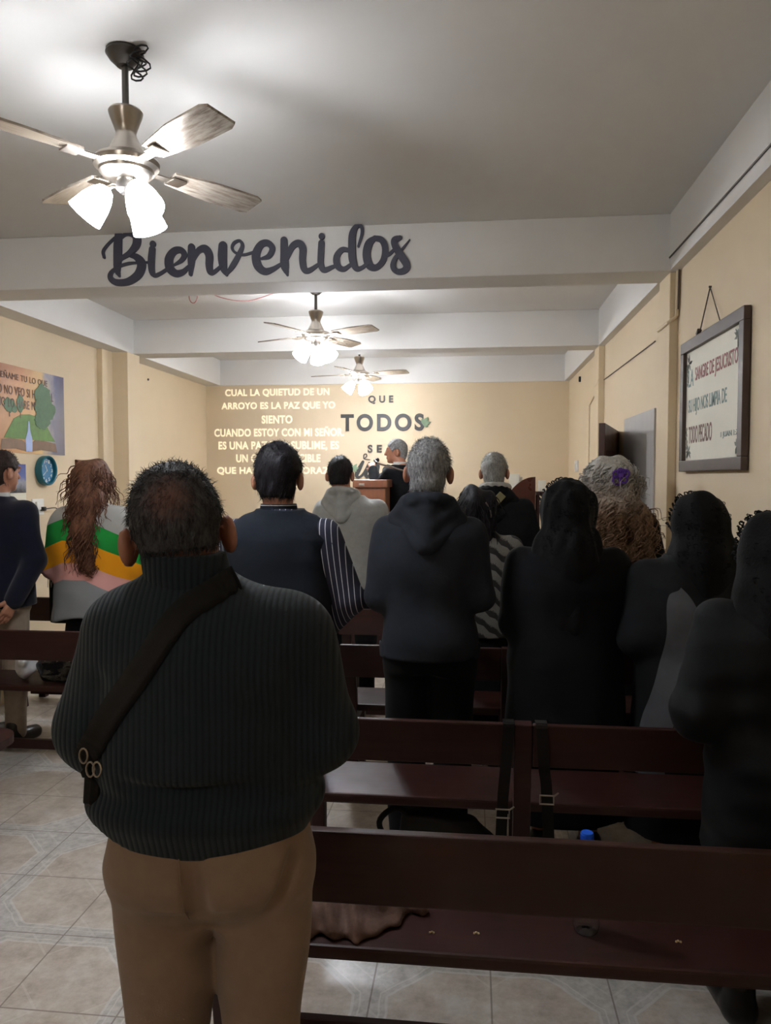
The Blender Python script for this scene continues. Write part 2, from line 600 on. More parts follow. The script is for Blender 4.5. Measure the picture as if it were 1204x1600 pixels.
F1 = make_fan(-1.15, 2.50, 0.365, math.radians(54), math.radians(200), 'large nickel ceiling fan hanging nearest the camera, before the white welcome beam')
g = G()
for k in range(3):
    pts = [(0.05 + 0.02 * math.sin(3 * q + k) + 0.012 * k, -0.03 + 0.02 * math.cos(2 * q + k), -0.03 - 0.075 * math.sin(q / 2) ** 2 + 0.01 * k) for q in np.linspace(0, 2 * PI, 22)]
    g.tube(pts, 0.003, 6, caps=False)
g.done('loose_wire', M['black'], F1, smooth=True)
F2 = make_fan(-1.165, 5.70, 0.345, math.radians(-26), math.radians(95), 'ceiling fan with bright lamps seen just under the welcome beam, wire beside it', 'glow_far')
F3 = make_fan(-1.17, 7.95, 0.335, math.radians(-14), math.radians(75), 'small looking far ceiling fan in front of the wall lettering', 'glow_far')
F4 = make_fan(-1.15, -0.70, 0.365, math.radians(20), math.radians(140), 'ceiling fan overhead behind the camera, out of the picture', 'glow_dim')
# spare red cable looped from the ceiling to the second fan
g = G()
p = [(-1.22, 5.66, 2.955), (-1.40, 5.58, 2.93), (-1.62, 5.5, 2.85), (-1.80, 5.42, 2.86), (-1.92, 5.36, 2.92), (-1.97, 5.33, 2.965)]
g.tube([tuple(q) for q in spline(p, 6)], 0.0035, 6)
g.tube([tuple(q) for q in spline([(-1.97, 5.33, 2.965), (-1.6, 5.5, 2.955), (-1.22, 5.66, 2.96)], 6)], 0.003, 6)
lp = [(-1.965 + 0.03 * math.sin(q), 5.31, 2.90 - 0.05 * (1 - math.cos(q)) * 1.0) for q in np.linspace(0, 2 * PI, 18)]
g.tube([(-1.97, 5.33, 2.97)] + lp, 0.004, 6)
tag(g.done('hanging_cable', mat('faded_red_cable', (176, 120, 116), 0.6), smooth=True), 'thin red cable strung from the ceiling to the middle fan with a hanging loop', 'cable')

# ---------------------------------------------------------------- lettering
BIEN = [[(-2.041, 2.989, 0.042), (-2.047, 2.914, 0.05), (-2.05, 2.836, 0.049), (-2.053, 2.772, 0.038), (-2.041, 2.736, 0.013)], [(-2.067, 2.955, 0.015), (-2.11, 2.917, 0.015), (-2.136, 2.882, 0.017), (-2.132, 2.846, 0.015)], [(-2.025, 2.953, 0.012), (-2.0, 2.974, 0.022), (-1.966, 2.976, 0.033), (-1.933, 2.954, 0.046), (-1.936, 2.911, 0.046), (-1.972, 2.869, 0.033), (-2.023, 2.839, 0.023), (-2.036, 2.823, 0.017)], [(-1.981, 2.853, 0.017), (-1.939, 2.844, 0.038), (-1.91, 2.815, 0.05), (-1.908, 2.78, 0.052), (-1.932, 2.737, 0.05), (-1.991, 2.703, 0.042), (-2.059, 2.701, 0.038), (-2.094, 2.726, 0.032), (-2.09, 2.758, 0.025), (-2.049, 2.788, 0.017), (-1.99, 2.806, 0.018), (-1.931, 2.81, 0.013), (-1.86, 2.81, 0.013)], [(-1.836, 2.914, 0.036), (-1.836, 2.912, 0.036)], [(-1.84, 2.884, 0.037), (-1.846, 2.821, 0.04), (-1.844, 2.762, 0.035), (-1.828, 2.734, 0.025), (-1.791, 2.745, 0.02), (-1.741, 2.775, 0.017)], [(-1.711, 2.79, 0.012), (-1.666, 2.816, 0.026), (-1.649, 2.846, 0.033), (-1.669, 2.873, 0.035), (-1.71, 2.868, 0.043), (-1.74, 2.826, 0.05), (-1.735, 2.771, 0.05), (-1.7, 2.742, 0.043), (-1.658, 2.749, 0.033), (-1.625, 2.779, 0.018)], [(-1.606, 2.888, 0.041), (-1.607, 2.814, 0.043), (-1.613, 2.734, 0.021)], [(-1.608, 2.798, 0.021), (-1.567, 2.863, 0.033), (-1.526, 2.875, 0.045), (-1.501, 2.838, 0.045), (-1.502, 2.779, 0.041), (-1.494, 2.742, 0.033), (-1.47, 2.745, 0.023), (-1.429, 2.777, 0.018)], [(-1.421, 2.89, 0.05), (-1.424, 2.824, 0.053), (-1.417, 2.761, 0.041), (-1.401, 2.726, 0.018)], [(-1.401, 2.729, 0.016), (-1.364, 2.775, 0.031), (-1.327, 2.836, 0.029), (-1.306, 2.886, 0.021), (-1.322, 2.914, 0.016), (-1.354, 2.903, 0.018), (-1.367, 2.876, 0.015), (-1.347, 2.848, 0.015), (-1.298, 2.835, 0.015), (-1.234, 2.85, 0.013)], [(-1.197, 2.809, 0.013), (-1.152, 2.823, 0.029), (-1.132, 2.865, 0.034), (-1.16, 2.896, 0.036), (-1.2, 2.886, 0.04), (-1.227, 2.833, 0.047), (-1.217, 2.771, 0.048), (-1.177, 2.738, 0.04), (-1.129, 2.749, 0.028), (-1.085, 2.774, 0.018)], [(-1.065, 2.909, 0.04), (-1.064, 2.835, 0.044), (-1.061, 2.766, 0.048), (-1.047, 2.715, 0.014)], [(-1.055, 2.804, 0.032), (-1.016, 2.872, 0.036), (-0.98, 2.888, 0.04), (-0.957, 2.859, 0.041), (-0.959, 2.794, 0.038), (-0.949, 2.743, 0.036), (-0.921, 2.735, 0.029), (-0.866, 2.768, 0.019)], [(-0.848, 2.923, 0.035), (-0.848, 2.921, 0.035)], [(-0.85, 2.886, 0.036), (-0.854, 2.821, 0.036), (-0.854, 2.767, 0.035), (-0.834, 2.736, 0.032), (-0.779, 2.754, 0.02)], [(-0.688, 2.839, 0.022), (-0.732, 2.844, 0.03), (-0.763, 2.807, 0.036), (-0.759, 2.757, 0.036), (-0.724, 2.737, 0.028), (-0.681, 2.762, 0.019)], [(-0.641, 2.86, 0.012), (-0.62, 2.928, 0.017), (-0.623, 2.967, 0.02), (-0.649, 2.971, 0.027), (-0.673, 2.93, 0.039), (-0.677, 2.854, 0.042), (-0.673, 2.785, 0.042), (-0.653, 2.738, 0.03), (-0.622, 2.741, 0.022), (-0.591, 2.763, 0.019)], [(-0.548, 2.903, 0.028), (-0.581, 2.873, 0.044), (-0.595, 2.813, 0.044), (-0.579, 2.755, 0.044), (-0.54, 2.741, 0.034), (-0.501, 2.779, 0.034), (-0.49, 2.844, 0.036), (-0.509, 2.89, 0.034), (-0.548, 2.903, 0.028)], [(-0.505, 2.795, 0.016), (-0.466, 2.812, 0.019), (-0.439, 2.838, 0.015)], [(-0.408, 2.899, 0.026), (-0.435, 2.887, 0.039), (-0.435, 2.857, 0.037), (-0.405, 2.807, 0.042), (-0.37, 2.752, 0.042), (-0.381, 2.72, 0.037), (-0.42, 2.714, 0.031), (-0.446, 2.741, 0.031), (-0.435, 2.785, 0.025), (-0.397, 2.833, 0.015), (-0.353, 2.887, 0.005)]]
UNO = [[(-1.297, 1.756, 0.034), (-1.345, 1.665, 0.052), (-1.373, 1.599, 0.046), (-1.345, 1.572, 0.029), (-1.288, 1.619, 0.03), (-1.221, 1.733, 0.034)], [(-1.221, 1.733, 0.041), (-1.259, 1.636, 0.046), (-1.253, 1.576, 0.034), (-1.196, 1.619, 0.021)], [(-1.173, 1.733, 0.027), (-1.196, 1.653, 0.041), (-1.213, 1.574, 0.034)], [(-1.202, 1.619, 0.023), (-1.15, 1.71, 0.032), (-1.116, 1.71, 0.041), (-1.127, 1.631, 0.043), (-1.122, 1.58, 0.032), (-1.07, 1.619, 0.021)], [(-1.001, 1.71, 0.032), (-1.041, 1.665, 0.043), (-1.041, 1.597, 0.039), (-0.996, 1.58, 0.03), (-0.962, 1.642, 0.034), (-0.967, 1.699, 0.032), (-1.001, 1.71, 0.027)], [(-1.288, 1.796, 0.011), (-1.285, 1.838, 0.011), (-1.259, 1.849, 0.011), (-1.251, 1.822, 0.01), (-1.278, 1.79, 0.01), (-1.213, 1.781, 0.009)]]
tag(brush_letters(BIEN, 4.3295, 4.318).done('welcome_sign', M['letter_dark']), 'dark cursive cut-out lettering reading Bienvenidos on the white beam', 'sign')

for word, box, sp in (('QUE', (-1.232, -0.935, 2.438, 2.539), 1.75), ('TODOS', (-1.562, -0.571, 2.119, 2.323), 1.3), ('SEAN', (-1.24, -0.80, 1.865, 1.957), 1.75)):
    me = text_mesh('wall_lettering', word, box, M['wall_letter'], 0.012, 0.036, sp)
    tag(link('wall_lettering', me, None, (0, YB - 0.0005, 0)), 'dark grey capital letters reading %s on the cream end wall' % word, 'lettering', 'lettering on the end wall')
tag(brush_letters(UNO, YB - 0.0005, YB - 0.012).done('wall_lettering', M['wall_letter']), 'dark cursive word with a curl above it, low on the end wall by the preacher', 'lettering', 'lettering on the end wall')
# little leaf ornaments by the letters
M['leaf'] = mat('pale_green_leaf', (120, 142, 112), 0.6, vary=0.3, vscale=20)


def leaf_sprig(x, z, s, label):
    g = G()
    for q, l in ((20, 1.0), (55, 1.1), (95, 0.8), (-20, 0.7)):
        a = math.radians(q)
        poly = []
        for u in np.linspace(0, 1, 7):
            poly.append((x + s * l * (u * math.cos(a) - 0.22 * math.sin(PI * u) * math.sin(a)), z + s * l * (u * math.sin(a) + 0.22 * math.sin(PI * u) * math.cos(a))))
        for u in np.linspace(1, 0, 7)[1:-1]:
            poly.append((x + s * l * (u * math.cos(a) + 0.22 * math.sin(PI * u) * math.sin(a)), z + s * l * (u * math.sin(a) - 0.22 * math.sin(PI * u) * math.cos(a))))
        g.prism(poly, YB - 0.001, YB - 0.016 - 0.002 * l, lambda X, Z, d: (X, d, Z))
    return tag(g.done('leaf_ornament', M['leaf']), label, 'ornament', 'leaf ornaments on the wall lettering')


leaf_sprig(-0.585, 2.19, 0.10, 'small green leaf sprig at the end of the word TODOS')
leaf_sprig(-1.42, 1.66, 0.08, 'small green leaf sprig beside the dark cursive word')

r = thing('projected_lyrics', 'white hymn lyrics in seven lines projected on the left of the end wall', 'projection', (0, YB - 0.0005, 0))
for body, x0, x1, z0 in (('CUAL LA QUIETUD DE UN', -2.98, -1.701, 2.537), ('ARROYO ES LA PAZ QUE YO', -3.028, -1.632, 2.378), ('SIENTO', -2.53, -2.153, 2.218),
                         ('CUANDO ESTOY CON MI SEÑOR.', -3.12, -1.525, 2.063), ('ES UNA PAZ TAN SUBLIME, ES', -3.07, -1.587, 1.908),
                         ('UN GOZO INDECIBLE', -2.85, -1.812, 1.752), ('QUE HACE EN MI CORAZÓN', -3.09, -1.526, 1.598)):
    hgt = 0.098 + (0.02 if 'Ñ' in body or 'Ó' in body else 0) + (0.0 if ',' not in body else 0.0)
    zz = z0 - (0.016 if ',' in body else 0)
    me = text_mesh('lyric_lettering', body, (x0, x1, zz, z0 + hgt), M['projected'], 0.001, 0.030, 1.06)
    link('lyric_lettering', me, r)

# ---------------------------------------------------------------- things on the left wall
r = thing('painted_banner', 'painted banner of an open book under trees and a sunset, left wall', 'banner', (XL, 5.28, 1.745))
# local frame: x along the wall towards the end wall, z up, banner lies on the wall and faces +x of the room
WB, HBN = 1.04, 0.612


def on_left(u, v, d):
    return (d, -0.52 + u, v)


def wall_poly(name, polys, m, d, parent, fn, th=0.0012):
    g = G()
    for po in polys:
        g.prism(po, d - th, d, fn)
    return g.done(name, m, parent)


t = NT('banner_sunset_print')
P = t.xyz(t.obj())
n = t.noise(7, 5)
yy = t.math('ADD', P[1], t.math('MULTIPLY_ADD', n, 0.25, -0.12))
c = t.ramp(t.math('MULTIPLY_ADD', yy, 1 / 1.04, 0.5), [(0.0, lin((150, 92, 66))), (0.45, lin((206, 146, 96))), (0.7, lin((226, 192, 130))), (0.78, lin((160, 158, 166))), (0.86, lin((64, 86, 134))), (1.0, lin((46, 62, 108)))])
zz_ = t.math('MULTIPLY_ADD', t.math('ADD', P[2], t.math('MULTIPLY', n, 0.12)), 1 / 0.65, 0.0)
warm = t.ramp(zz_, [(0.25, (0.75, 0.55, 0.25)), (0.55, lin((232, 206, 150))), (1.0, lin((128, 76, 54)))])
t.color(t.mix(0.2, c, warm))
t.b.inputs['Roughness'].default_value = 0.45
G().box((0.0005, -0.52, 0), (0.006, 0.52, HBN)).done('banner_sheet', t.m, r)
M['hill'] = mat('painted_hill_green', (92, 130, 56), 0.5, vary=0.5, vscale=18)
M['tree_paint'] = mat('painted_tree_green', (66, 104, 66), 0.5, vary=0.45, vscale=30)
M['book_paint'] = mat('painted_book_brown', (124, 96, 74), 0.5, vary=0.35, vscale=14)
M['path_paint'] = mat('painted_path_blue', (168, 186, 226), 0.5, vary=0.15, vscale=14)
M['banner_text'] = mat('painted_brown_text', (92, 66, 54), 0.5, vary=0.1)


def blob(cx, cy, rx, ry, k=26, rough=0.16, seed=0):
    rr = random.Random(seed)
    return [(cx + rx * (1 + rr.uniform(-rough, rough)) * math.cos(2 * PI * i / k), cy + ry * (1 + rr.uniform(-rough, rough)) * math.sin(2 * PI * i / k)) for i in range(k)]


u0 = 0.20
wall_poly('painted_hill', [[(0.24, 0.10), (0.30, 0.17), (0.36, 0.24), (0.45, 0.275), (0.56, 0.285), (0.68, 0.27), (0.78, 0.22), (0.84, 0.15), (0.90, 0.10)]], M['hill'], 0.0075, r, on_left)
wall_poly('painted_book', [[(0.20, 0.02), (0.215, 0.09), (0.32, 0.10), (0.45, 0.095), (0.535, 0.06), (0.62, 0.10), (0.74, 0.10), (0.90, 0.085), (0.92, 0.02), (0.70, 0.03), (0.535, 0.01), (0.38, 0.03)]], M['book_paint'], 0.009, r, on_left)
wall_poly('painted_path', [[(0.50, 0.012), (0.495, 0.10), (0.525, 0.16), (0.535, 0.235), (0.548, 0.235), (0.56, 0.16), (0.585, 0.10), (0.58, 0.012)]], M['path_paint'], 0.010, r, on_left)
trees = [blob(0.31, 0.33, 0.07, 0.05, seed=1), blob(0.44, 0.355, 0.045, 0.06, seed=2), blob(0.37, 0.31, 0.03, 0.03, seed=3),
         blob(0.74, 0.42, 0.11, 0.10, seed=4), blob(0.77, 0.33, 0.13, 0.09, seed=5), blob(0.72, 0.25, 0.10, 0.06, seed=6), blob(0.70, 0.34, 0.08, 0.07, seed=9)]
for i, tr in enumerate(trees):
    wall_poly('painted_tree', [tr], M['tree_paint'], 0.0092 + 0.0004 * i, r, on_left)
for a in (0.305, 0.437):
    wall_poly('painted_trunk', [[(a, 0.25), (a + 0.003, 0.33), (a + 0.009, 0.33), (a + 0.012, 0.25)]], M['book_paint'], 0.0085, r, on_left)
for body, a, b, z in (('ENSEÑAME TU LO QUE', 0.10, 0.80, 0.505), ('YO NO VEO SI HICE MAL', 0.14, 0.88, 0.405), ('NO LO HARE MAS', 0.17, 0.70, 0.318)):
    me = text_mesh('banner_lettering', body, (a, b, 0, 0.062), M['banner_text'], 0.0012, 0.0, 1.1)
    link('banner_lettering', me, r, (0.0088, -0.52, z), (0, 0, PI / 2))

r = thing('wall_clock', 'round blue wall clock hanging below the painted banner', 'clock', (XL, 5.49, 1.622), 0)
RY = Matrix.Rotation(PI / 2, 4, 'Y')
M['clock_rim'] = mat('teal_plastic', (24, 108, 122), 0.3, vary=0.1)
M['clock_face'] = mat('blue_dial', (64, 122, 160), 0.35, vary=0.12, vscale=12)
G().lathe([(0.0, 0.001), (0.108, 0.001), (0.112, 0.01), (0.112, 0.05), (0.106, 0.056), (0.098, 0.05), (0.096, 0.02), (0.0, 0.02)], 48, RY).done('clock_rim', M['clock_rim'], r, smooth=True)
G().lathe([(0.0, 0.018), (0.097, 0.018), (0.097, 0.026), (0.0, 0.026)], 48, RY).done('clock_dial', M['clock_face'], r)
for k in range(12):
    q = PI / 2 - k * PI / 6
    me = text_mesh('clock_numeral', str(k or 12), (-0.011 - 0.006 * (k == 0 or k > 9), 0.011 + 0.006 * (k == 0 or k > 9), -0.013, 0.013), M['whiteplastic'], 0.002, 0.01)
    link('clock_numeral', me, r, (0.026, 0.076 * math.cos(q), 0.076 * math.sin(q)), (0, 0, PI / 2))
for a, l, wd in ((120, 0.045, 0.005), (215, 0.066, 0.0035)):
    q = math.radians(a)
    G().box((-0.008, -wd / 2, 0), (l, wd / 2, 0.0015)).done('clock_hand', M['whiteplastic'], r, (0.029 + wd, 0, 0), (0, 0, 0)).matrix_local = Matrix(((0, 0, 1, 0.029 + wd), (math.cos(q), -math.sin(q), 0, 0), (math.sin(q), math.cos(q), 0, 0), (0, 0, 0, 1)))

r = thing('wall_calendar', 'wall calendar with a mountain picture hanging beside the blue clock', 'calendar', (XL, 5.16, 1.39))
t = NT('calendar_picture')
P = t.xyz(t.obj())
t.color(t.ramp(t.math('ADD', P[2], t.math('MULTIPLY', t.noise(16, 4), 0.12)), [(0.12, lin((40, 36, 40))), (0.20, lin((150, 150, 160))), (0.24, lin((96, 110, 170))), (0.34, lin((70, 80, 150)))]))
G().box((0.0005, -0.09, 0.07), (0.004, 0.10, 0.275)).done('calendar_picture', t.m, r)
G().box((0.0005, -0.09, 0.0), (0.003, 0.10, 0.068)).done('calendar_page', M['paper'], r)

r = thing('small_picture', 'small brown framed picture on the wall above the striped sweater', 'picture', (XL, 6.15, 1.55))
g = G()
for lo, hi in (((0.001, -0.19, 0), (0.02, -0.165, 0.165)), ((0.001, 0.145, 0), (0.02, 0.17, 0.165)), ((0.001, -0.19, 0.14), (0.02, 0.17, 0.165)), ((0.001, -0.19, 0), (0.02, 0.17, 0.025))):
    g.box(lo, hi, 0.003)
g.done('picture_frame', M['lectern'], r)
G().box((0.001, -0.168, 0.02), (0.01, 0.15, 0.145)).done('picture_print', M['paper'], r)
wall_poly('picture_figure', [blob(-0.06, 0.07, 0.035, 0.05, seed=12), blob(0.05, 0.06, 0.05, 0.03, seed=13)], M['frame'], 0.0115, r, lambda u, v, d: (d, u, v))

r = thing('power_outlet', 'white power outlet with black plug on the wall under the clock', 'outlet', (XL, 5.40, 1.35))
G().box((0.0005, -0.075, -0.06), (0.012, 0.075, 0.06), 0.004).done('outlet_plate', M['whiteplastic'], r)
G().box((0.012, -0.045, -0.02), (0.03, 0.01, 0.04), 0.004).done('adapter', M['whiteplastic'], r)
G().box((0.012, 0.02, -0.03), (0.045, 0.055, 0.0), 0.006).done('plug', M['black'], r)
g = G()
g.tube([tuple(q) for q in spline([(0.04, 0.05, -0.015), (0.05, 0.16, -0.012), (0.03, 0.24, -0.03), (0.012, 0.27, -0.05), (0.01, 0.24, -0.13), (0.01, 0.215, -0.19)], 6)], 0.004, 6)
g.done('plug_cord', M['black'], r, smooth=True)
G().tube([tuple(q) for q in spline([(0.02, -0.02, -0.02), (0.012, -0.03, -0.14), (0.01, -0.05, -0.24)], 5)], 0.0025, 6).done('thin_lead', M['whiteplastic'], r, smooth=True)

tag(G().lathe([(0, 0.0005), (0.012, 0.0005), (0.010, 0.012), (0.0, 0.014)], 10, Matrix.Translation((XL, 7.41, 2.545)) @ RY).done('wall_peg', M['frame'], smooth=True), 'small dark peg high on the left wall behind the column', 'peg')

# ---------------------------------------------------------------- things on the right wall
r = thing('framed_verse', 'brown framed Bible verse hanging by a cord on the right wall', 'framed picture', (XR, 3.70, 1.60))
# local: u runs towards the camera (-y), v up, d out of the wall (-x)
def on_right(u, v, d):
    return (-d, -u, v)


g = G()
fw = 0.055
for (a0, b0, a1, b1) in ((-0.47, 0, 0.47, fw), (-0.47, 0.655 - fw, 0.47, 0.655), (-0.47, fw, -0.47 + fw, 0.655 - fw), (0.47 - fw, fw, 0.47, 0.655 - fw)):
    g.box((-0.034, -a1, b0), (-0.004, -a0, b1), 0.004)
g.done('frame', M['frame'], r)
G().box((-0.014, -0.42, 0.05), (-0.004, 0.42, 0.61)).done('verse_sheet', M['paper'], r)
RED, TEAL, BRN = mat('verse_red_ink', (150, 84, 84), 0.6), mat('verse_teal_ink', (118, 142, 138), 0.6), mat('verse_brown_ink', (120, 88, 80), 0.6)
for body, a, b, z, h, m in (('LA', -0.38, -0.29, 0.425, 0.085, TEAL), ('SANGRE DE JESUCRISTO', -0.26, 0.355, 0.425, 0.085, RED), ('SU HIJO NOS LIMPIA DE', -0.37, 0.22, 0.275, 0.085, TEAL), ('TODO PECADO', -0.36, 0.02, 0.14, 0.085, BRN), ('1 JUAN 1:7', 0.15, 0.37, 0.14, 0.03, TEAL)):
    me = text_mesh('verse_lettering', body, (a, b, 0, h), m, 0.001, 0.012)
    link('verse_lettering', me, r, (-0.0142, 0, z), (0, 0, -PI / 2))
vine = mat('verse_vine_ink', (104, 110, 100), 0.6)
g = G()
rr = random.Random(3)
for cx, cy in ((-0.37, 0.545), (0.36, 0.555), (-0.36, 0.10), (0.36, 0.10)):
    for k in range(9):
        a = rr.uniform(0, 2 * PI)
        l = rr.uniform(0.03, 0.065)
        ex, ey = min(max(cx + l * math.cos(a), -0.405), 0.405), min(max(cy + l * math.sin(a), 0.065), 0.59)
        nx, ny = -math.sin(a) * 0.008, math.cos(a) * 0.008
        g.prism([(cx, cy), ((cx + ex) / 2 + nx, (cy + ey) / 2 + ny), (ex, ey), ((cx + ex) / 2 - nx, (cy + ey) / 2 - ny)], 0.0142, 0.0152, on_right)
for sx in (-0.395, 0.395):
    for z0 in (0.12, 0.44):
        for k in range(7):
            g.prism(blob(sx + rr.uniform(-0.008, 0.008), z0 + 0.016 * k, 0.007, 0.009, 8, seed=k), 0.0142, 0.0152, on_right)
g.done('verse_vine', vine, r)
g = G().tube([on_right(-0.20, 0.65, 0.018), on_right(-0.075, 0.855, 0.006), on_right(0.13, 0.65, 0.018)], 0.003, 6)
g.tube([on_right(-0.20, 0.645, 0.018), on_right(-0.205, 0.665, 0.02), on_right(-0.19, 0.68, 0.018)], 0.012, 8)
g.done('hanging_cord', M['frame'], r, smooth=True)
G().tube([on_right(-0.075, 0.857, 0.0), on_right(-0.075, 0.857, 0.012)], 0.005, 8).done('nail', M['nickel_dark'], r)

r = thing('light_switch', 'white double light switch on the right wall near the end wall', 'switch', (XR, 8.35, 1.69))
G().box((-0.012, -0.10, -0.06), (-0.0005, 0.0, 0.06), 0.003).box((-0.012, 0.03, -0.06), (-0.0005, 0.13, 0.06), 0.003).done('switch_plate', M['whiteplastic'], r)
G().box((-0.018, -0.08, -0.03), (-0.011, -0.03, 0.03), 0.003).box((-0.018, 0.05, -0.03), (-0.011, 0.10, 0.03), 0.003).done('switch_button', M['whiteplastic'], r)
tag(G().lathe([(0, 0.0005), (0.03, 0.0005), (0.028, 0.02), (0.0, 0.022)], 14, Matrix.Translation((XR, 8.15, 2.58)) @ Matrix.Rotation(-PI / 2, 4, 'Y')).done('wall_socket_cap', M['black'], smooth=True), 'small round black fitting high on the right wall in the last bay', 'fitting')

# ---------------------------------------------------------------- benches
def make_bench(label, y, x0, x1, posts, top=0.78, board=0.16, seat_z=0.46, rail=True, end_round=False):
    """long church bench facing +y; y is the plane of the top of its backrest"""
    r = thing('church_bench', label, 'bench', ((x0 + x1) / 2, y, 0), 0, 'dark wooden church benches')
    a, b = x0 - (x0 + x1) / 2, x1 - (x0 + x1) / 2
    lean = 0.16
    def yb(z):
        return (top - z) * lean
    xs = [p - (x0 + x1) / 2 for p in posts]
    cuts = [a] + [q for q in xs if a + 0.1 < q < b - 0.1] + [b]
    sh = Matrix(((1, 0, 0, 0), (0, 1, -lean, top * lean), (0, 0, 1, 0), (0, 0, 0, 1)))
    for i in range(len(cuts) - 1):
        l = cuts[i] + (0.03 if i else 0.0)
        h = cuts[i + 1] - (0.03 if i < len(cuts) - 2 else 0.0)
        G().box((l, 0.0, top - board), (h, 0.028, top), 0.005, sh).done('backrest', M['bench'], r)
    if end_round:
        rc = 0.12
        poly = [(a, 0.13), (b - rc, 0.13)] + [(b - rc + rc * math.sin(q), 0.13 + rc - rc * math.cos(q)) for q in np.linspace(0.2, PI / 2, 6)] + \
               [(b - rc + rc * math.cos(q), 0.44 - rc + rc * math.sin(q)) for q in np.linspace(0, PI / 2 - 0.2, 6)] + [(b - rc, 0.44), (a, 0.44)]
        G().prism(poly, seat_z - 0.035, seat_z, lambda x, y_, d: (x, y_, d)).done('seat', M['bench'], r)
    else:
        G().box((a, 0.13, seat_z - 0.035), (b, 0.44, seat_z), 0.008).done('seat', M['bench'], r)
    for q in xs:
        back = 0.0 if (a + 0.1 < q < b - 0.1) else 0.030
        g = G().box((q - 0.028, back, 0.0), (q + 0.028, back + 0.05, top - (0 if back == 0 else 0.02)), 0.004, Matrix(((1, 0, 0, 0), (0, 1, -lean, top * lean), (0, 0, 1, 0), (0, 0, 0, 1))))
        g.done('rear_post', M['bench'], r)
        G().box((q - 0.025, 0.38, 0.0), (q + 0.025, 0.43, seat_z - 0.035), 0.004).done('front_leg', M['bench'], r)
        G().box((q - 0.02, 0.10, seat_z - 0.10), (q + 0.02, 0.42, seat_z - 0.036), 0.004).done('seat_bearer', M['bench'], r)
    if rail:
        G().box((a + 0.03, 0.352, 0.03), (b - 0.03, 0.379, 0.085), 0.004).done('foot_rail', M['bench'], r)
    return r


make_bench('long dark wooden bench with a water bottle and folded brown jacket on its seat', 1.66, -0.64, 1.02, (-0.60, 0.98), board=0.18, seat_z=0.435)
make_bench('dark wooden bench with two backrest boards and a middle post, bag straps hung over it', 2.46, -0.62, 1.03, (-0.58, 0.166, 0.99), board=0.145, seat_z=0.475)
make_bench('dark wooden bench in front of the man in the charcoal hoodie', 3.56, -0.62, 1.03, (-0.58, 0.166, 0.99))
make_bench('dark wooden bench just below the hem of the grey hoodie', 4.54, -0.80, 1.03, (-0.76, 0.166, 0.99))
make_bench('dark bench across the aisle with a shiny black handbag on its seat', 3.70, -3.15, -1.78, (-3.05, -1.84))
make_bench('bench whose rounded seat end juts into the aisle from the picture edge', 2.72, -3.15, -1.96, (-3.05, -2.45), rail=False, end_round=True)
make_bench('dark bench standing before the woman in the striped sweater', 4.75, -3.15, -1.86, (-3.05, -1.92))

# ---------------------------------------------------------------- people: implicit surfaces
def surfnet(F, o, h):
    s = F < 0
    nx, ny, nz = F.shape
    cs = [(a, b, c) for a in (0, 1) for b in (0, 1) for c in (0, 1)]
    cnt = np.zeros((nx - 1, ny - 1, nz - 1), np.int8)
    for a, b, c in cs:
        cnt += s[a:nx - 1 + a, b:ny - 1 + b, c:nz - 1 + c]
    act = (cnt > 0) & (cnt < 8)
    I, J, K = np.nonzero(act)
    idx = np.full(act.shape, -1, np.int64)
    idx[I, J, K] = np.arange(len(I))
    acc = np.zeros((len(I), 3))
    num = np.zeros(len(I))
    for c0 in cs:
        for ax in range(3):
            if c0[ax]:
                continue
            c1 = list(c0)
            c1[ax] = 1
            f0 = F[I + c0[0], J + c0[1], K + c0[2]]
            f1 = F[I + c1[0], J + c1[1], K + c1[2]]
            m = (f0 < 0) != (f1 < 0)
            t = np.where(m, f0 / np.where(m, f0 - f1, 1), 0)
            p = np.repeat(np.array(c0, float)[None], len(I), 0)
            p[:, ax] += t
            acc[m] += p[m]
            num[m] += 1
    V = (np.c_[I, J, K] + acc / num[:, None]) * h + np.array(o)
    Q = []
    for ax in range(3):
        b, c = (ax + 1) % 3, (ax + 2) % 3
        sl0 = [slice(None)] * 3
        sl1 = [slice(None)] * 3
        sl0[ax], sl1[ax] = slice(0, -1), slice(1, None)
        A, B = s[tuple(sl0)], s[tuple(sl1)]
        for inside_first in (True, False):
            m = (A & ~B) if inside_first else (~A & B)
            m = m.copy()
            for q in (b, c):
                e = [slice(None)] * 3
                e[q] = 0
                m[tuple(e)] = False
                e[q] = -1
                m[tuple(e)] = False
            P = np.array(np.nonzero(m)).T
            if not len(P):
                continue
            def cell(db, dc):
                R = P.copy()
                R[:, b] -= db
                R[:, c] -= dc
                return idx[R[:, 0], R[:, 1], R[:, 2]]
            q4 = np.c_[cell(1, 1), cell(0, 1), cell(0, 0), cell(1, 0)]
            Q.append(q4 if inside_first else q4[:, ::-1])
    Q = np.concatenate(Q)
    Q = Q[(Q >= 0).all(1)]
    return V, Q


def smin(a, b, k):
    if k <= 0:
        return np.minimum(a, b)
    h = np.clip(0.5 + 0.5 * (b - a) / k, 0, 1)
    return b + (a - b) * h - k * h * (1 - h)


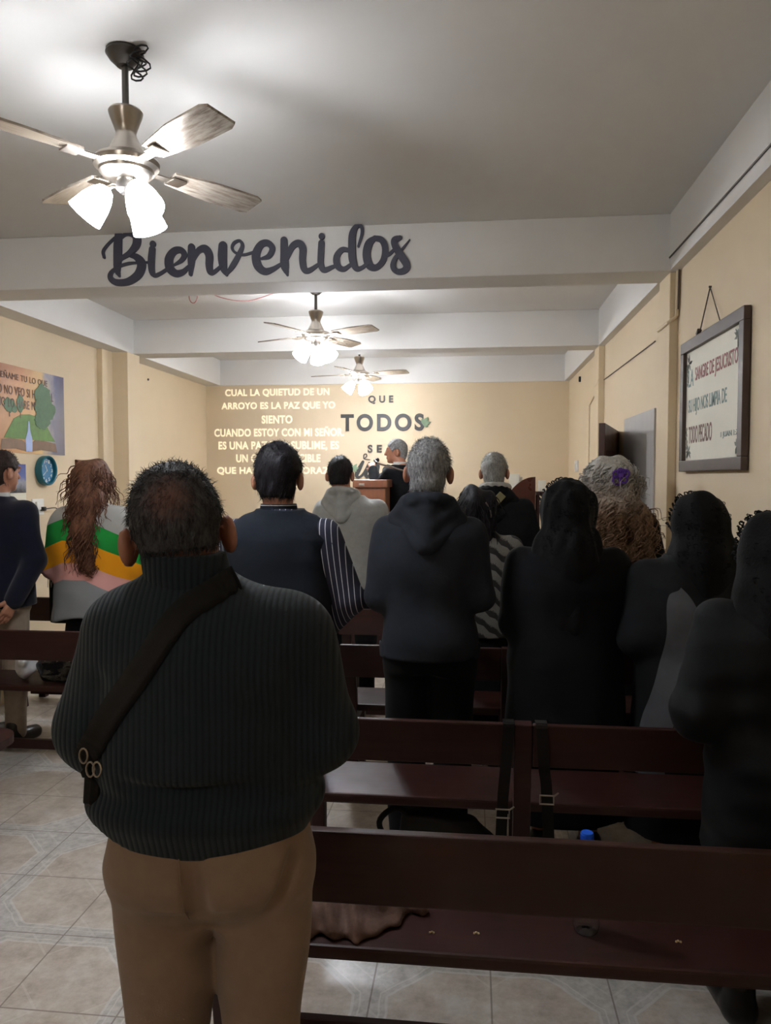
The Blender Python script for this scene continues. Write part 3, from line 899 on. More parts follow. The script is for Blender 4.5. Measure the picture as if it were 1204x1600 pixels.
class Fld:
    def __init__(s, lo, hi, h):
        s.lo, s.h = np.array(lo, float), h
        s.ax = [np.arange(l, u + h, h) for l, u in zip(lo, hi)]
        s.F = np.full([len(a) for a in s.ax], 0.5, np.float32)

    def box(s, lo, hi, pad):
        sl = []
        for i in range(3):
            a = int(np.searchsorted(s.ax[i], lo[i] - pad))
            b = int(np.searchsorted(s.ax[i], hi[i] + pad))
            sl.append(slice(max(0, a - 1), min(len(s.ax[i]), b + 1)))
        x = s.ax[0][sl[0]][:, None, None]
        y = s.ax[1][sl[1]][None, :, None]
        z = s.ax[2][sl[2]][None, None, :]
        return tuple(sl), x, y, z

    def add(s, fn, lo, hi, k=0.0, sub=False):
        sl, x, y, z = s.box(lo, hi, k + 3 * s.h)
        if min(q.stop - q.start for q in sl) <= 0:
            return s
        d = fn(x, y, z).astype(np.float32)
        if sub:
            s.F[sl] = -smin(-s.F[sl], d, k)
        else:
            s.F[sl] = smin(s.F[sl], d, k)
        return s

    def cap(s, a, b, ra, rb=None, k=0.02, sub=False):
        rb = ra if rb is None else rb
        a, b = np.array(a, float), np.array(b, float)
        ab = b - a
        L = max(ab @ ab, 1e-9)
        def fn(x, y, z):
            t = np.clip(((x - a[0]) * ab[0] + (y - a[1]) * ab[1] + (z - a[2]) * ab[2]) / L, 0, 1)
            return np.sqrt((x - a[0] - t * ab[0]) ** 2 + (y - a[1] - t * ab[1]) ** 2 + (z - a[2] - t * ab[2]) ** 2) - (ra + (rb - ra) * t)
        r = max(ra, rb)
        return s.add(fn, np.minimum(a, b) - r, np.maximum(a, b) + r, k, sub)

    def ell(s, c, r, k=0.02, R=None, sub=False):
        c, r = np.array(c, float), np.array(r, float)
        def fn(x, y, z):
            p = [x - c[0], y - c[1], z - c[2]]
            if R is not None:
                p = [R[0][i] * p[0] + R[1][i] * p[1] + R[2][i] * p[2] for i in range(3)]
            k0 = np.sqrt((p[0] / r[0]) ** 2 + (p[1] / r[1]) ** 2 + (p[2] / r[2]) ** 2) + 1e-9
            k1 = np.sqrt((p[0] / r[0] ** 2) ** 2 + (p[1] / r[1] ** 2) ** 2 + (p[2] / r[2] ** 2) ** 2) + 1e-9
            return k0 * (k0 - 1) / k1
        m = r.max() if R is not None else r
        return s.add(fn, c - m, c + m, k, sub)

    def stack(s, prof, k=0.03, n=2.4, infl=0.0, soft=0.03, xshift=None, yshift=None):
        """body of elliptic sections: prof rows (z, rx, ry, cx, cy)"""
        P = np.array(sorted(prof), float)
        zz = np.linspace(P[0, 0], P[-1, 0], 300)
        dz = zz[1] - zz[0]
        kw = max(3, int(soft / dz) | 1)
        win = np.hanning(kw + 2)[1:-1]
        win /= win.sum()
        cols = []
        for j in range(1, 5):
            v = np.interp(zz, P[:, 0], P[:, j])
            cols.append(np.convolve(np.pad(v, kw // 2, mode='edge'), win, 'valid'))
        z0, z1 = P[0, 0], P[-1, 0]
        def fn(x, y, z):
            rx, ry, cx, cy = (np.interp(z, zz, c) for c in cols)
            rx, ry = rx + infl, ry + infl
            d = ((np.abs((x - cx) / rx) ** n + np.abs((y - cy) / ry) ** n) ** (1 / n) - 1) * np.minimum(rx, ry)
            e = np.maximum(z0 - z, z - z1)
            return np.maximum(d, e + 0 * d)
        mx = P[:, 1].max() + infl + np.abs(P[:, 3]).max()
        my = P[:, 2].max() + infl + np.abs(P[:, 4]).max()
        return s.add(fn, (-mx, -my, z0), (mx, my, z1), k)

    def wrinkle(s, amp, sc=(12, 12, 16), seed=0, n=7):
        rr = np.random.default_rng(seed)
        x, y, z = s.ax[0][:, None, None], s.ax[1][None, :, None], s.ax[2][None, None, :]
        w = 0
        for i in range(n):
            kx, ky, kz = rr.normal(size=3) * np.array(sc)
            w = w + np.sin(kx * x + ky * y + kz * z + rr.uniform(0, 6.28) + 0.7 * np.sin(5 * z + 4 * x + i))
        near = np.abs(s.F) < 0.1
        s.F = np.where(near, s.F + (amp / math.sqrt(n)) * w, s.F).astype(np.float32)
        return s

    def back(s, x, z):
        """first y (from behind) inside the surface at (x, z), or None"""
        i = int(round((x - s.ax[0][0]) / s.h))
        k = int(round((z - s.ax[2][0]) / s.h))
        if not (0 <= i < len(s.ax[0]) and 0 <= k < len(s.ax[2])):
            return None
        col = s.F[i, :, k]
        j = np.nonzero(col < 0)[0]
        if not len(j) or j[0] == 0:
            return None
        j = j[0]
        f0, f1 = col[j - 1], col[j]
        return float(s.ax[1][j - 1] + s.h * f0 / (f0 - f1))

    def front(s, x, z):
        i = int(round((x - s.ax[0][0]) / s.h))
        k = int(round((z - s.ax[2][0]) / s.h))
        if not (0 <= i < len(s.ax[0]) and 0 <= k < len(s.ax[2])):
            return None
        j = np.nonzero(s.F[i, :, k] < 0)[0]
        return float(s.ax[1][j[-1]] + s.h * 0.5) if len(j) else None

    def mesh(s, name, m, parent=None):
        s.F[0], s.F[-1] = 0.1, 0.1
        s.F[:, 0], s.F[:, -1] = 0.1, 0.1
        s.F[:, :, 0], s.F[:, :, -1] = 0.1, 0.1
        V, Q = surfnet(s.F, s.lo, s.h)
        s.V, s.Q = V, Q
        return link(name, newmesh(name, V, Q, m), parent)


def rot_head(yaw, pitch, roll):
    """columns = head axes in body space; yaw>0 turns to -x (her left of +y), pitch>0 looks down, roll>0 tips towards +x"""
    return np.array((Matrix.Rotation(math.radians(yaw), 3, 'Z') @ Matrix.Rotation(math.radians(-pitch), 3, 'X') @ Matrix.Rotation(math.radians(roll), 3, 'Y')))


def strands(roots, dirs, lens, width, segs=3, curl=0.0, turns=2.0, gravity=0.0, seed=0, taper=0.15):
    """tapered three-sided locks, all in one mesh; roots (n,3), dirs (n,3)"""
    rr = np.random.default_rng(seed)
    n = len(roots)
    d = dirs / (np.linalg.norm(dirs, axis=1, keepdims=True) + 1e-9)
    a = rr.normal(size=(n, 3))
    u = np.cross(d, a)
    u /= np.linalg.norm(u, axis=1, keepdims=True) + 1e-9
    v = np.cross(d, u)
    ph = rr.uniform(0, 6.28, n)
    V = np.zeros((n, segs + 1, 3, 3))
    wd = width if isinstance(width, np.ndarray) else np.full(n, width)
    for i in range(segs + 1):
        t = i / segs
        c = roots + d * (lens * t)[:, None]
        if curl:
            amp = curl * min(1.0, t * 3)
            q = ph + t * turns * 6.28
            c = c + u * (amp * np.cos(q))[:, None] + v * (amp * np.sin(q))[:, None]
        c[:, 2] -= gravity * lens * t * t
        ww = wd * (1 - (1 - taper) * t ** 1.5)
        for k in range(3):
            q = 2 * PI * k / 3
            V[:, i, k] = c + (u * math.cos(q) + v * math.sin(q)) * ww[:, None]
    base = np.arange(n)[:, None, None, None] * (segs + 1) * 3
    ii = np.arange(segs)[None, :, None, None]
    kk = np.arange(3)[None, None, :, None]
    k2 = (kk + 1) % 3
    Q = np.concatenate([base + ii * 3 + kk, base + ii * 3 + k2, base + (ii + 1) * 3 + k2, base + (ii + 1) * 3 + kk], axis=3).reshape(-1, 4)
    return V.reshape(-1, 3), Q


def join_vq(parts):
    V, Q, o = [], [], 0
    for v, q in parts:
        V.append(v)
        Q.append(q + o)
        o += len(v)
    return np.concatenate(V), np.concatenate(Q)


def normals_of(V, Q):
    n = np.cross(V[Q[:, 2]] - V[Q[:, 0]], V[Q[:, 3]] - V[Q[:, 1]])
    N = np.zeros_like(V)
    for k in range(4):
        np.add.at(N, Q[:, k], n)
    return N / (np.linalg.norm(N, axis=1, keepdims=True) + 1e-12)


def hand_parts(wr, d, up, side, curl=0.5, h=0.0035):
    """hand at wrist wr pointing along d, back of hand towards up; side=+1 puts the thumb on d x up"""
    wr, d, up = np.array(wr, float), np.array(d, float), np.array(up, float)
    d /= np.linalg.norm(d)
    up = up - d * (up @ d)
    up /= np.linalg.norm(up)
    sd = np.cross(d, up) * side
    f = Fld(wr - 0.21, wr + 0.21, h)
    W = lambda a, b, c: wr + d * a + sd * b + up * c
    f.cap(W(-0.03, 0, 0), W(0.02, 0, 0), 0.026, 0.026, 0.01)
    for b in (-0.026, -0.009, 0.009, 0.026):
        f.cap(W(0.015, b * 0.6, 0), W(0.088, b, 0), 0.016, 0.0125, 0.012)
    for b, l in ((-0.029, 0.056), (-0.0105, 0.072), (0.0095, 0.078), (0.029, 0.070)):
        p = np.array((0.09, b, 0.0))
        ang = 0.0
        r = 0.0095
        for seg, fr in enumerate((0.45, 0.3, 0.25)):
            ang += curl * (0.55 if seg == 0 else 0.8)
            q = p + np.array((math.cos(ang), 0.03 * np.sign(b), -math.sin(ang))) * l * fr
            f.cap(W(*p), W(*q), r, r * 0.9, 0.004)
            p = q
            r *= 0.9
    p0, p1, p2 = (0.022, 0.026, -0.006), (0.055, 0.05, -0.016), (0.082, 0.056, -0.03)
    f.cap(W(*p0), W(*p1), 0.0155, 0.012, 0.01)
    f.cap(W(*p1), W(*p2), 0.0115, 0.009, 0.004)
    return surfnet(f.F, f.lo, f.h)


def default_prof(H, w, d):
    k = H / 1.70
    rows = [(0.82, 0.180, 0.125), (0.92, 0.182, 0.125), (1.02, 0.172, 0.115), (1.14, 0.178, 0.118), (1.25, 0.186, 0.122), (1.33, 0.180, 0.112), (1.375, 0.150, 0.095), (1.41, 0.100, 0.076), (1.445, 0.066, 0.066)]
    return [(z * k, rx * w, ry * d, 0.0, -0.01) for z, rx, ry in rows]


ARM_FRONT = lambda k, w, s: ((s * 0.235 * w, -0.035, 1.06 * k), (s * 0.09, 0.21, 1.03 * k))
ARM_DOWN = lambda k, w, s: ((s * 0.245 * w, -0.03, 1.07 * k), (s * 0.25 * w, 0.02, 0.83 * k))


def person(label, x, y, z, H, rot=0.0, w=1.0, d=1.0, head=(0, 0.01), hyaw=0, hpitch=6, hroll=0, arms=('front', 'front'), skin='skin', prof=None, shoulders=None, legs=True, headscale=1.0):
    """skin body of a standing figure; returns a dict the clothes are built on"""
    k = H / 1.70
    root = thing('person', label, 'person', (x, y, z), math.radians(rot))
    P = dict(root=root, k=k, w=w, d=d, H=H)
    P['prof'] = prof or default_prof(H, w, d)
    sh = shoulders or (0.165 * w, 1.345 * k)
    P['sh'] = sh
    P['arms'] = []
    for s, a in zip((-1, 1), arms):
        if a == 'front':
            el, wr = ARM_FRONT(k, w, s)
        elif a == 'down':
            el, wr = ARM_DOWN(k, w, s)
        else:
            el, wr = a
        P['arms'].append(((s * sh[0], -0.01, sh[1]), el, wr))
    hs = headscale
    hc = np.array((head[0], head[1], H - 0.118 * hs))
    R = rot_head(hyaw, hpitch, hroll)
    P['hc'], P['R'], P['hs'] = hc, R, hs
    hw = lambda p: hc + R @ (np.array(p, float) * hs)
    P['hw'] = hw
    P['nape'] = hw((0, -0.03, -0.085))
    f = Fld((-0.36 * w, -0.30, 0.0), (0.36 * w, 0.36, H + 0.02), 0.0075)
    rs = lambda p: tuple(q * hs for q in p)
    f.ell(hw((0, -0.008, 0.022)), rs((0.074, 0.094, 0.094)), 0.01, R)
    f.ell(hw((0, 0.028, -0.045)), rs((0.058, 0.064, 0.068)), 0.03, R)
    f.ell(hw((0, 0.066, -0.095)), rs((0.026, 0.022, 0.018)), 0.02, R)
    f.cap(hw((0, 0.084, 0.012)), hw((0, 0.105, -0.026)), 0.009 * hs, 0.014 * hs, 0.01)
    f.ell(hw((0, 0.088, -0.062)), rs((0.024, 0.010, 0.009)), 0.008, R)
    for s in (-1, 1):
        f.ell(hw((s * 0.032, 0.092, 0.012)), rs((0.016, 0.014, 0.010)), 0.008, R, sub=True)
        f.ell(hw((s * 0.032, 0.080, 0.012)), rs((0.013, 0.012, 0.012)), 0.0, R)
        f.ell(hw((s * 0.032, 0.086, 0.031)), rs((0.022, 0.010, 0.007)), 0.008, R)
        Re = R @ np.array(Matrix.Rotation(math.radians(s * 24), 3, 'Z'))
        f.ell(hw((s * 0.087, -0.010, -0.016)), rs((0.012, 0.024, 0.036)), 0.006, Re)
        f.ell(hw((s * 0.094, 0.0, -0.014)), rs((0.006, 0.011, 0.017)), 0.004, Re, sub=True)
    nb = np.array((head[0] * 0.4, -0.02, 1.40 * k))
    f.cap(hw((0, -0.02, -0.05)), nb, 0.056 * hs, 0.062, 0.03)
    f.stack([q for q in P['prof'] if q[0] > 0.86 * k], 0.03, infl=-0.016)
    for (s0, e, wv), s in zip(P['arms'], (-1, 1)):
        f.cap(s0, e, 0.045, 0.038, 0.03)
        f.cap(e, wv, 0.038, 0.027, 0.012)
    f.cap((-0.085 * w, 0, 0.86 * k), (-0.085 * w, 0.01, 0.47 * k), 0.075, 0.052, 0.03)
    f.cap((0.085 * w, 0, 0.86 * k), (0.085 * w, 0.01, 0.47 * k), 0.075, 0.052, 0.03)
    for s in (-1, 1):
        f.cap((s * 0.085 * w, 0.01, 0.47 * k), (s * 0.09 * w, -0.01, 0.09), 0.052, 0.034, 0.02)
        f.cap((s * 0.09 * w, -0.02, 0.045), (s * 0.10 * w, 0.13, 0.03), 0.034, 0.028, 0.02)
    f.F[0], f.F[-1] = 0.1, 0.1
    f.F[:, 0], f.F[:, -1] = 0.1, 0.1
    f.F[:, :, 0], f.F[:, :, -1] = 0.1, 0.1
    parts = [surfnet(f.F, f.lo, f.h)]
    for (s0, e, wv), s in zip(P['arms'], (-1, 1)):
        dd = np.array(wv) - np.array(e)
        if dd[2] < -0.15:
            parts.append(hand_parts(wv, dd, (s, -0.2, 0), s, 0.45))
        else:
            parts.append(hand_parts(wv, dd, (s * 0.3, 0.1, 1), s, 0.5))
    P['body'] = link('body', newmesh('body', *join_vq(parts), M[skin]), root)
    return P


def top_garment(P, name, m, hem, infl=0.012, arm_r=(0.068, 0.056, 0.042), collar=0.0, sleeve=True, wr=0.004, wsc=(9, 9, 14), h=0.008, seed=1, hemfn=None, n=2.4, short=0.0, shk=0.05, extra=None):
    k, w = P['k'], P['w']
    f = Fld((-0.42 * w, -0.36, hem - 0.04), (0.42 * w, 0.40, P['H'] - 0.06), h)
    prof = [r for r in P['prof'] if r[0] >= hem - 0.12]
    zt = max(r[0] for r in prof)
    if collar:
        prof = prof + [(zt + collar, prof and P.get('collar_r', 0.064), P.get('collar_r', 0.064), P['nape'][0] * 0.8, P['nape'][1] * 0.5)]
    f.stack(prof, 0.02, n, infl)
    if sleeve:
        for s0, e, wv in P['arms']:
            e, wv = np.array(e), np.array(wv)
            f.cap(s0, e, arm_r[0], arm_r[1], shk)
            f.cap(e, e + (wv - e) * (1 - short), arm_r[1], arm_r[2], 0.02)
    if extra:
        extra(f)
    if wr:
        f.wrinkle(wr, wsc, seed)
    z = f.ax[2][None, None, :]
    x = f.ax[0][:, None, None]
    yy = f.ax[1][None, :, None]
    cutz = hem + (hemfn(x, yy) if hemfn else 0.0)
    # the hem cuts the torso only, forearms that hang lower stay
    tors = (np.abs(x) < 0.20 * w)
    f.F = np.where(tors | True, np.maximum(f.F, cutz - z), f.F).astype(np.float32)
    o = f.mesh(name, m, P['root'])
    P[name] = f
    return o


def bottom_garment(P, m, waist, name='trousers', leg=(0.088, 0.066, 0.052), crotch=None, wr=0.004, hips=None, gap=0.09, h=0.009, seed=2, extra=None):
    k, w = P['k'], P['w']
    cz = crotch or 0.80 * k
    f = Fld((-0.30 * w, -0.26, 0.03), (0.30 * w, 0.26, waist + 0.02), h)
    f.stack(hips or [(cz, 0.165 * w, 0.115, 0, -0.01), (cz + 0.08, 0.178 * w, 0.128, 0, -0.012), (waist, 0.165 * w, 0.118, 0, -0.005)], 0.02, 2.5)
    for s in (-1, 1):
        f.cap((s * gap * w, -0.005, cz + 0.03), (s * gap * w, 0.012, 0.48 * k), leg[0] * 1.05, leg[1] * 1.08, 0.045)
        f.cap((s * gap * w, 0.012, 0.48 * k), (s * gap * 1.03 * w, -0.01, 0.07), leg[1] * 1.08, leg[2] * 1.15, 0.02)
    if extra:
        extra(f)
    f.wrinkle(wr, (10, 10, 9), seed)
    o = f.mesh(name, m, P['root'])
    P[name] = f
    return o


def skirt(P, m, waist, hem=0.25):
    f = Fld((-0.34, -0.30, hem - 0.03), (0.34, 0.30, waist + 0.02), 0.01)
    w = P['w']
    f.stack([(hem, 0.22 * w, 0.135, 0, 0.01), (0.6, 0.20 * w, 0.13, 0, 0.01), (waist, 0.165 * w, 0.115, 0, 0)], 0.0, 2.1)
    f.wrinkle(0.008, (16, 16, 2), 5)
    f.mesh('skirt', m, P['root'])


def shoes(P, m):
    for s in (-1, 1):
        x = s * 0.095 * P['w']
        f = Fld((x - 0.08, -0.12, -0.005), (x + 0.08, 0.24, 0.16), 0.006)
        f.cap((x, -0.035, 0.05), (x + s * 0.01, 0.14, 0.03), 0.047, 0.042, 0.0)
        f.cap((x, -0.03, 0.06), (x, -0.03, 0.12), 0.045, 0.043, 0.02)
        z = f.ax[2][None, None, :]
        f.F = np.maximum(f.F, 0.001 - z).astype(np.float32)
        f.mesh('shoe', m, P['root'])


def short_hair(P, m, n=2200, length=0.02, width=0.0011, nape=-0.085, front=0.055, thick=0.010, puff=(1, 1, 1), seed=0, side=0.0, up=0.25, bald=None):
    """cropped hair: a close cap on the skull plus many fine tapered locks over it"""
    hc, R, hs = P['hc'], P['R'], P['hs']
    f = Fld(hc - 0.16, hc + 0.17, 0.006)
    f.ell(P['hw']((0, -0.010, 0.024)), tuple((a + thick) * hs * p for a, p in zip((0.074, 0.094, 0.094), puff)), 0.0, R)
    f.ell(P['hw']((0, -0.040, -0.045)), tuple((a + thick * 0.6) * hs for a in (0.060, 0.055, 0.06)), 0.02, R)
    x, y, z = f.ax[0][:, None, None], f.ax[1][None, :, None], f.ax[2][None, None, :]
    p = [R[0][i] * (x - hc[0]) + R[1][i] * (y - hc[1]) + R[2][i] * (z - hc[2]) for i in range(3)]
    p = [q / hs for q in p]
    f.wrinkle(0.0025, (70, 70, 50), seed)
    # hairline: forehead, temples, around the ears, nape
    line = np.minimum(front - 0.03 - p[1] + np.clip(p[2] + 0.01, 0, 0.04) * 0.8 + np.clip(p[2] - 0.03, 0, 1) * 0.8, p[2] - nape)
    ear = np.sqrt((p[1] + 0.004) ** 2 + ((p[2] + 0.022) * 0.8) ** 2) - 0.034
    cutd = -line
    cutd = np.maximum(cutd, np.where(np.abs(p[0]) > 0.055, -(ear - 0.004), -1))
    low = np.where(p[1] > 0.0, -(p[2] - 0.0) - 0.01 + 0 * p[0], -1)
    f.F = np.maximum(f.F, np.maximum(cutd, low) * hs).astype(np.float32)
    V, Q = surfnet(f.F, f.lo, f.h)
    N = normals_of(V, Q)
    rr = np.random.default_rng(seed)
    L = (V - hc) @ R / hs
    out = (N * (V - P['hw']((0, -0.01, 0.0)))).sum(1) > 0.02
    ids = np.nonzero(out)[0]
    if bald is not None:
        keep = np.linalg.norm(L[ids] - np.array(bald[0]), axis=1) > bald[1] * (0.6 + 0.6 * rr.random(len(ids)))
        ids = ids[keep]
    pk = rr.choice(ids, n)
    roots = V[pk] + rr.normal(size=(n, 3)) * 0.002 - N[pk] * 0.004
    down = np.array((0, 0, -1.0))
    fw = R @ np.array((0, -0.6, 0.2))
    flow = down[None] * (0.9 - 0.9 * np.clip(L[pk][:, 2:3] / 0.1, 0, 1)) + fw[None] * 0.5
    flow = flow - N[pk] * (flow * N[pk]).sum(1, keepdims=True)
    dirs = flow + N[pk] * up + rr.normal(size=(n, 3)) * 0.17
    lens = length * rr.uniform(0.6, 1.4, n)
    sv, sq = strands(roots, dirs, lens, width, 3, length * 0.12, 0.7, 0.2, seed)
    v, q = join_vq([(V, Q), (sv, sq)])
    return link('hair', newmesh('hair', v, q, m), P['root'])


def hair_mat(name, a, b, scale=60, rough=0.58, spec=0.2, extra=None):
    t = NT(name)
    v = t.scaled(t.obj(), (1, 1, 0.35))
    f = t.noise(scale, 4, v, 0.7)
    f = t.math('MULTIPLY_ADD', t.math('SUBTRACT', f, 0.5), 2.2, 0.5)
    c = t.mix(t.math('MINIMUM', t.math('MAXIMUM', f, 0.0), 1.0), lin(a), lin(b))
    if extra:
        c = extra(t, c)
    t.color(c)
    t.b.inputs['Roughness'].default_value = rough
    t.b.inputs['Specular IOR Level'].default_value = spec
    t.bump(f, 0.4, 0.004)
    return t.m


def hood(P, m, drop=0.16, wd=0.125, zt=None, name='hood'):
    """a hood lying down on the shoulders and back, gathered round the neck"""
    k = P['k']
    zt = zt or 1.44 * k
    nx = P['nape'][0] * 0.6
    f = Fld((-0.26, -0.30, zt - 0.30), (0.26, 0.20, zt + 0.12), 0.007)
    # collar roll
    pts = [(nx + 0.088 * math.cos(q), -0.018 + 0.085 * math.sin(q), zt + 0.012 - 0.028 * math.sin(q)) for q in np.linspace(0, 2 * PI, 17)]
    for a, b in zip(pts, pts[1:]):
        f.cap(a, b, 0.027, 0.027, 0.012)
    # the bag of the hood: wide at the shoulders, hanging to a blunt point
    for s in (-1, 1):
        f.cap((nx + s * wd, -0.045, zt - 0.05), (nx + s * 0.015, -0.150, zt - drop), 0.042, 0.028, 0.02)
        f.cap((nx + s * wd * 0.75, -0.06, zt - 0.015), (nx + s * 0.01, -0.118, zt - drop * 0.5), 0.042, 0.034, 0.015)
    f.cap((nx, -0.095, zt - 0.02), (nx, -0.148, zt - drop * 0.9), 0.046, 0.028, 0.02)
    f.wrinkle(0.004, (22, 10, 22), 3)
    f.mesh(name, m, P['root'])
    P[name] = f

# ---------------------------------------------------------------- cloth materials
def ribbed(name, rgb, period, axis=0):
    t = NT(name)
    P = t.xyz(t.obj())
    s = t.math('SINE', t.math('MULTIPLY', P[axis], 2 * PI / period))
    s = t.math('POWER', t.math('MULTIPLY_ADD', s, 0.5, 0.5), 0.6)
    kn = t.noise(420, 2)
    c = lin(rgb)
    f = t.math('MULTIPLY_ADD', kn, 0.35, t.math('MULTIPLY', s, 0.5))
    t.color(t.mix(f, tuple(x * 0.6 for x in c), tuple(x * 1.35 for x in c)))
    t.b.inputs['Roughness'].default_value = 0.95
    t.b.inputs['Specular IOR Level'].default_value = 0.12
    t.b.inputs['Sheen Weight'].default_value = 0.08
    t.bump(t.math('MULTIPLY_ADD', kn, 0.3, s), 0.55, 0.003)
    return t.m


M['ribknit'] = ribbed('dark_green_rib_knit', (31, 38, 42), 0.0105)
M['khaki'] = fabric('khaki_cotton', (128, 106, 88), bump=0.25, bscale=500, vary=0.1)
M['bagstrap'] = fabric('dark_webbing', (24, 22, 21), 0.7, 0.4, 600, sheen=0.02)
M['navy'] = fabric('navy_wool', (15, 18, 34), bump=0.2)
M['beige'] = fabric('beige_cotton', (150, 134, 118), bump=0.2)
M['charcoal'] = fabric('charcoal_fleece', (33, 36, 42), bump=0.35, bscale=260, sheen=0.02)
M['vest'] = fabric('dark_navy_knit', (21, 25, 32), bump=0.4, bscale=260, sheen=0.02)
M['greyfleece'] = fabric('light_grey_fleece', (150, 150, 146), bump=0.4, bscale=220)
M['blackwool'] = fabric('black_wool', (9, 10, 12), bump=0.4, bscale=260, sheen=0.02)
M['blackcoat'] = fabric('black_padded_coat', (11, 13, 15), 0.7, 0.3, 160, sheen=0.02)
M['jacket'] = fabric('dark_slate_jacket', (14, 16, 20), 0.75, 0.3, 200, sheen=0.02)
M['veil'] = fabric('black_lace', (7, 7, 8), 0.8, 0.8, 140, 0.4, sheen=0.02)
M['darkpants'] = fabric('black_trouser_cloth', (9, 10, 12), bump=0.2, sheen=0.02)
M['greypanel'] = fabric('grey_quilted_cloth', (96, 98, 102), 0.8, 0.3, 120)
M['suit'] = fabric('black_suit_cloth', (14, 15, 18), bump=0.2, sheen=0.02)
M['shirt_white'] = fabric('pale_shirt', (190, 190, 186), bump=0.1)
M['lining'] = fabric('pale_grey_lining', (160, 158, 152), bump=0.3)
M['olive'] = fabric('khaki_green_flap', (128, 122, 92), bump=0.3)
M['purple'] = fabric('purple_ribbon', (92, 54, 140), 0.5, 0.2, 200)

t = NT('striped_knit_bands')
P_ = t.xyz(t.obj())
slx = t.math('MAXIMUM', P_[0], 0.02)
zz = t.math('ADD', P_[2], t.math('MULTIPLY', t.math('SUBTRACT', slx, 0.02), 0.50))
zz = t.math('ADD', zz, t.math('MULTIPLY', t.math('MAXIMUM', t.math('MULTIPLY_ADD', P_[0], -1.0, -0.12), 0), 0.35))
zn = t.math('MULTIPLY_ADD', zz, 1 / 0.8, -0.7 / 0.8)
t.color(t.ramp(zn, [(0.0, lin((142, 144, 146))), (0.335, lin((226, 168, 160))), (0.46, lin((232, 156, 30))), (0.625, lin((40, 150, 66))), (0.785, lin((178, 178, 174)))], 'CONSTANT'))
t.b.inputs['Roughness'].default_value = 0.95
t.b.inputs['Specular IOR Level'].default_value = 0.1
t.bump(t.noise(300, 3), 0.4, 0.002)
M['bands'] = t.m

t = NT('navy_pinstriped_shirt')
P_ = t.xyz(t.obj())
st = t.math('FRACT', t.math('DIVIDE', t.math('ADD', P_[0], t.math('MULTIPLY', P_[2], 0.12)), 0.021))
ln = t.math('LESS_THAN', st, 0.13)
t.color(t.mix(ln, lin((24, 26, 44)), lin((180, 180, 186))))
t.b.inputs['Roughness'].default_value = 0.85
M['pinstripe'] = t.m

t = NT('grey_black_zigzag_knit')
P_ = t.xyz(t.obj())
zig = t.math('ADD', P_[0], t.math('MULTIPLY', t.math('PINGPONG', t.math('ADD', P_[0], 1.0), 0.03), 0.5))
st = t.math('FRACT', t.math('DIVIDE', t.math('ADD', P_[2], t.math('MULTIPLY', zig, 0.75)), 0.082))
nz = t.noise(200, 4, rough=0.8)
ln = t.math('LESS_THAN', t.math('ADD', st, t.math('MULTIPLY_ADD', nz, 0.7, -0.35)), 0.42)
t.color(t.mix(ln, t.mix(nz, lin((70, 69, 66)), lin((132, 129, 122))), lin((30, 28, 26))))
t.b.inputs['Roughness'].default_value = 0.95
t.bump(nz, 0.6, 0.003)
M['zigzag'] = t.m


def thin_crown(t, c):
    P = t.obj()
    vm = t.n('ShaderNodeVectorMath', operation='DISTANCE')
    t.l(P, vm.inputs[0])
    vm.inputs[1].default_value = (-0.055, -0.095, 1.535)
    n = t.noise(120, 3)
    m = t.math('SUBTRACT', t.math('ADD', vm.outputs['Value'], t.math('MULTIPLY', n, 0.06)), 0.025)
    m = t.math('MINIMUM', t.math('MAXIMUM', t.math('DIVIDE', m, 0.06), 0.0), 1.0)
    return t.mix(m, lin((104, 74, 66)), c)


M['hair_p1'] = hair_mat('greying_black_hair', (17, 16, 17), (84, 83, 84), 90, 0.65, 0.12, extra=thin_crown)
M['hair_black'] = hair_mat('black_hair', (13, 12, 15), (34, 32, 36), 70, 0.55, 0.15)
M['hair_salt'] = hair_mat('salt_and_pepper_hair', (72, 73, 75), (172, 172, 172), 120)
M['hair_grey'] = hair_mat('silver_grey_hair', (104, 104, 104), (176, 174, 168), 110)
M['hair_brown'] = hair_mat('long_brown_hair', (70, 44, 32), (132, 92, 70), 50)
M['hair_dark'] = hair_mat('dark_brown_hair', (34, 26, 24), (62, 48, 42), 70)


def ombre(t, c):
    P = t.xyz(t.obj())
    n = t.noise(30, 3)
    f = t.math('MULTIPLY_ADD', t.math('ADD', P[2], t.math('MULTIPLY', n, 0.10)), 1 / 0.22, -1.42 / 0.22)
    f = t.math('MINIMUM', t.math('MAXIMUM', f, 0.0), 1.0)
    n2 = t.noise(90, 3)
    return t.mix(f, t.mix(n2, lin((66, 46, 34)), lin((172, 138, 108))), t.mix(n2, lin((120, 118, 114)), lin((214, 210, 202))))


M['hair_curly'] = hair_mat('grey_to_brown_curls', (120, 100, 80), (180, 150, 120), 60, extra=ombre)

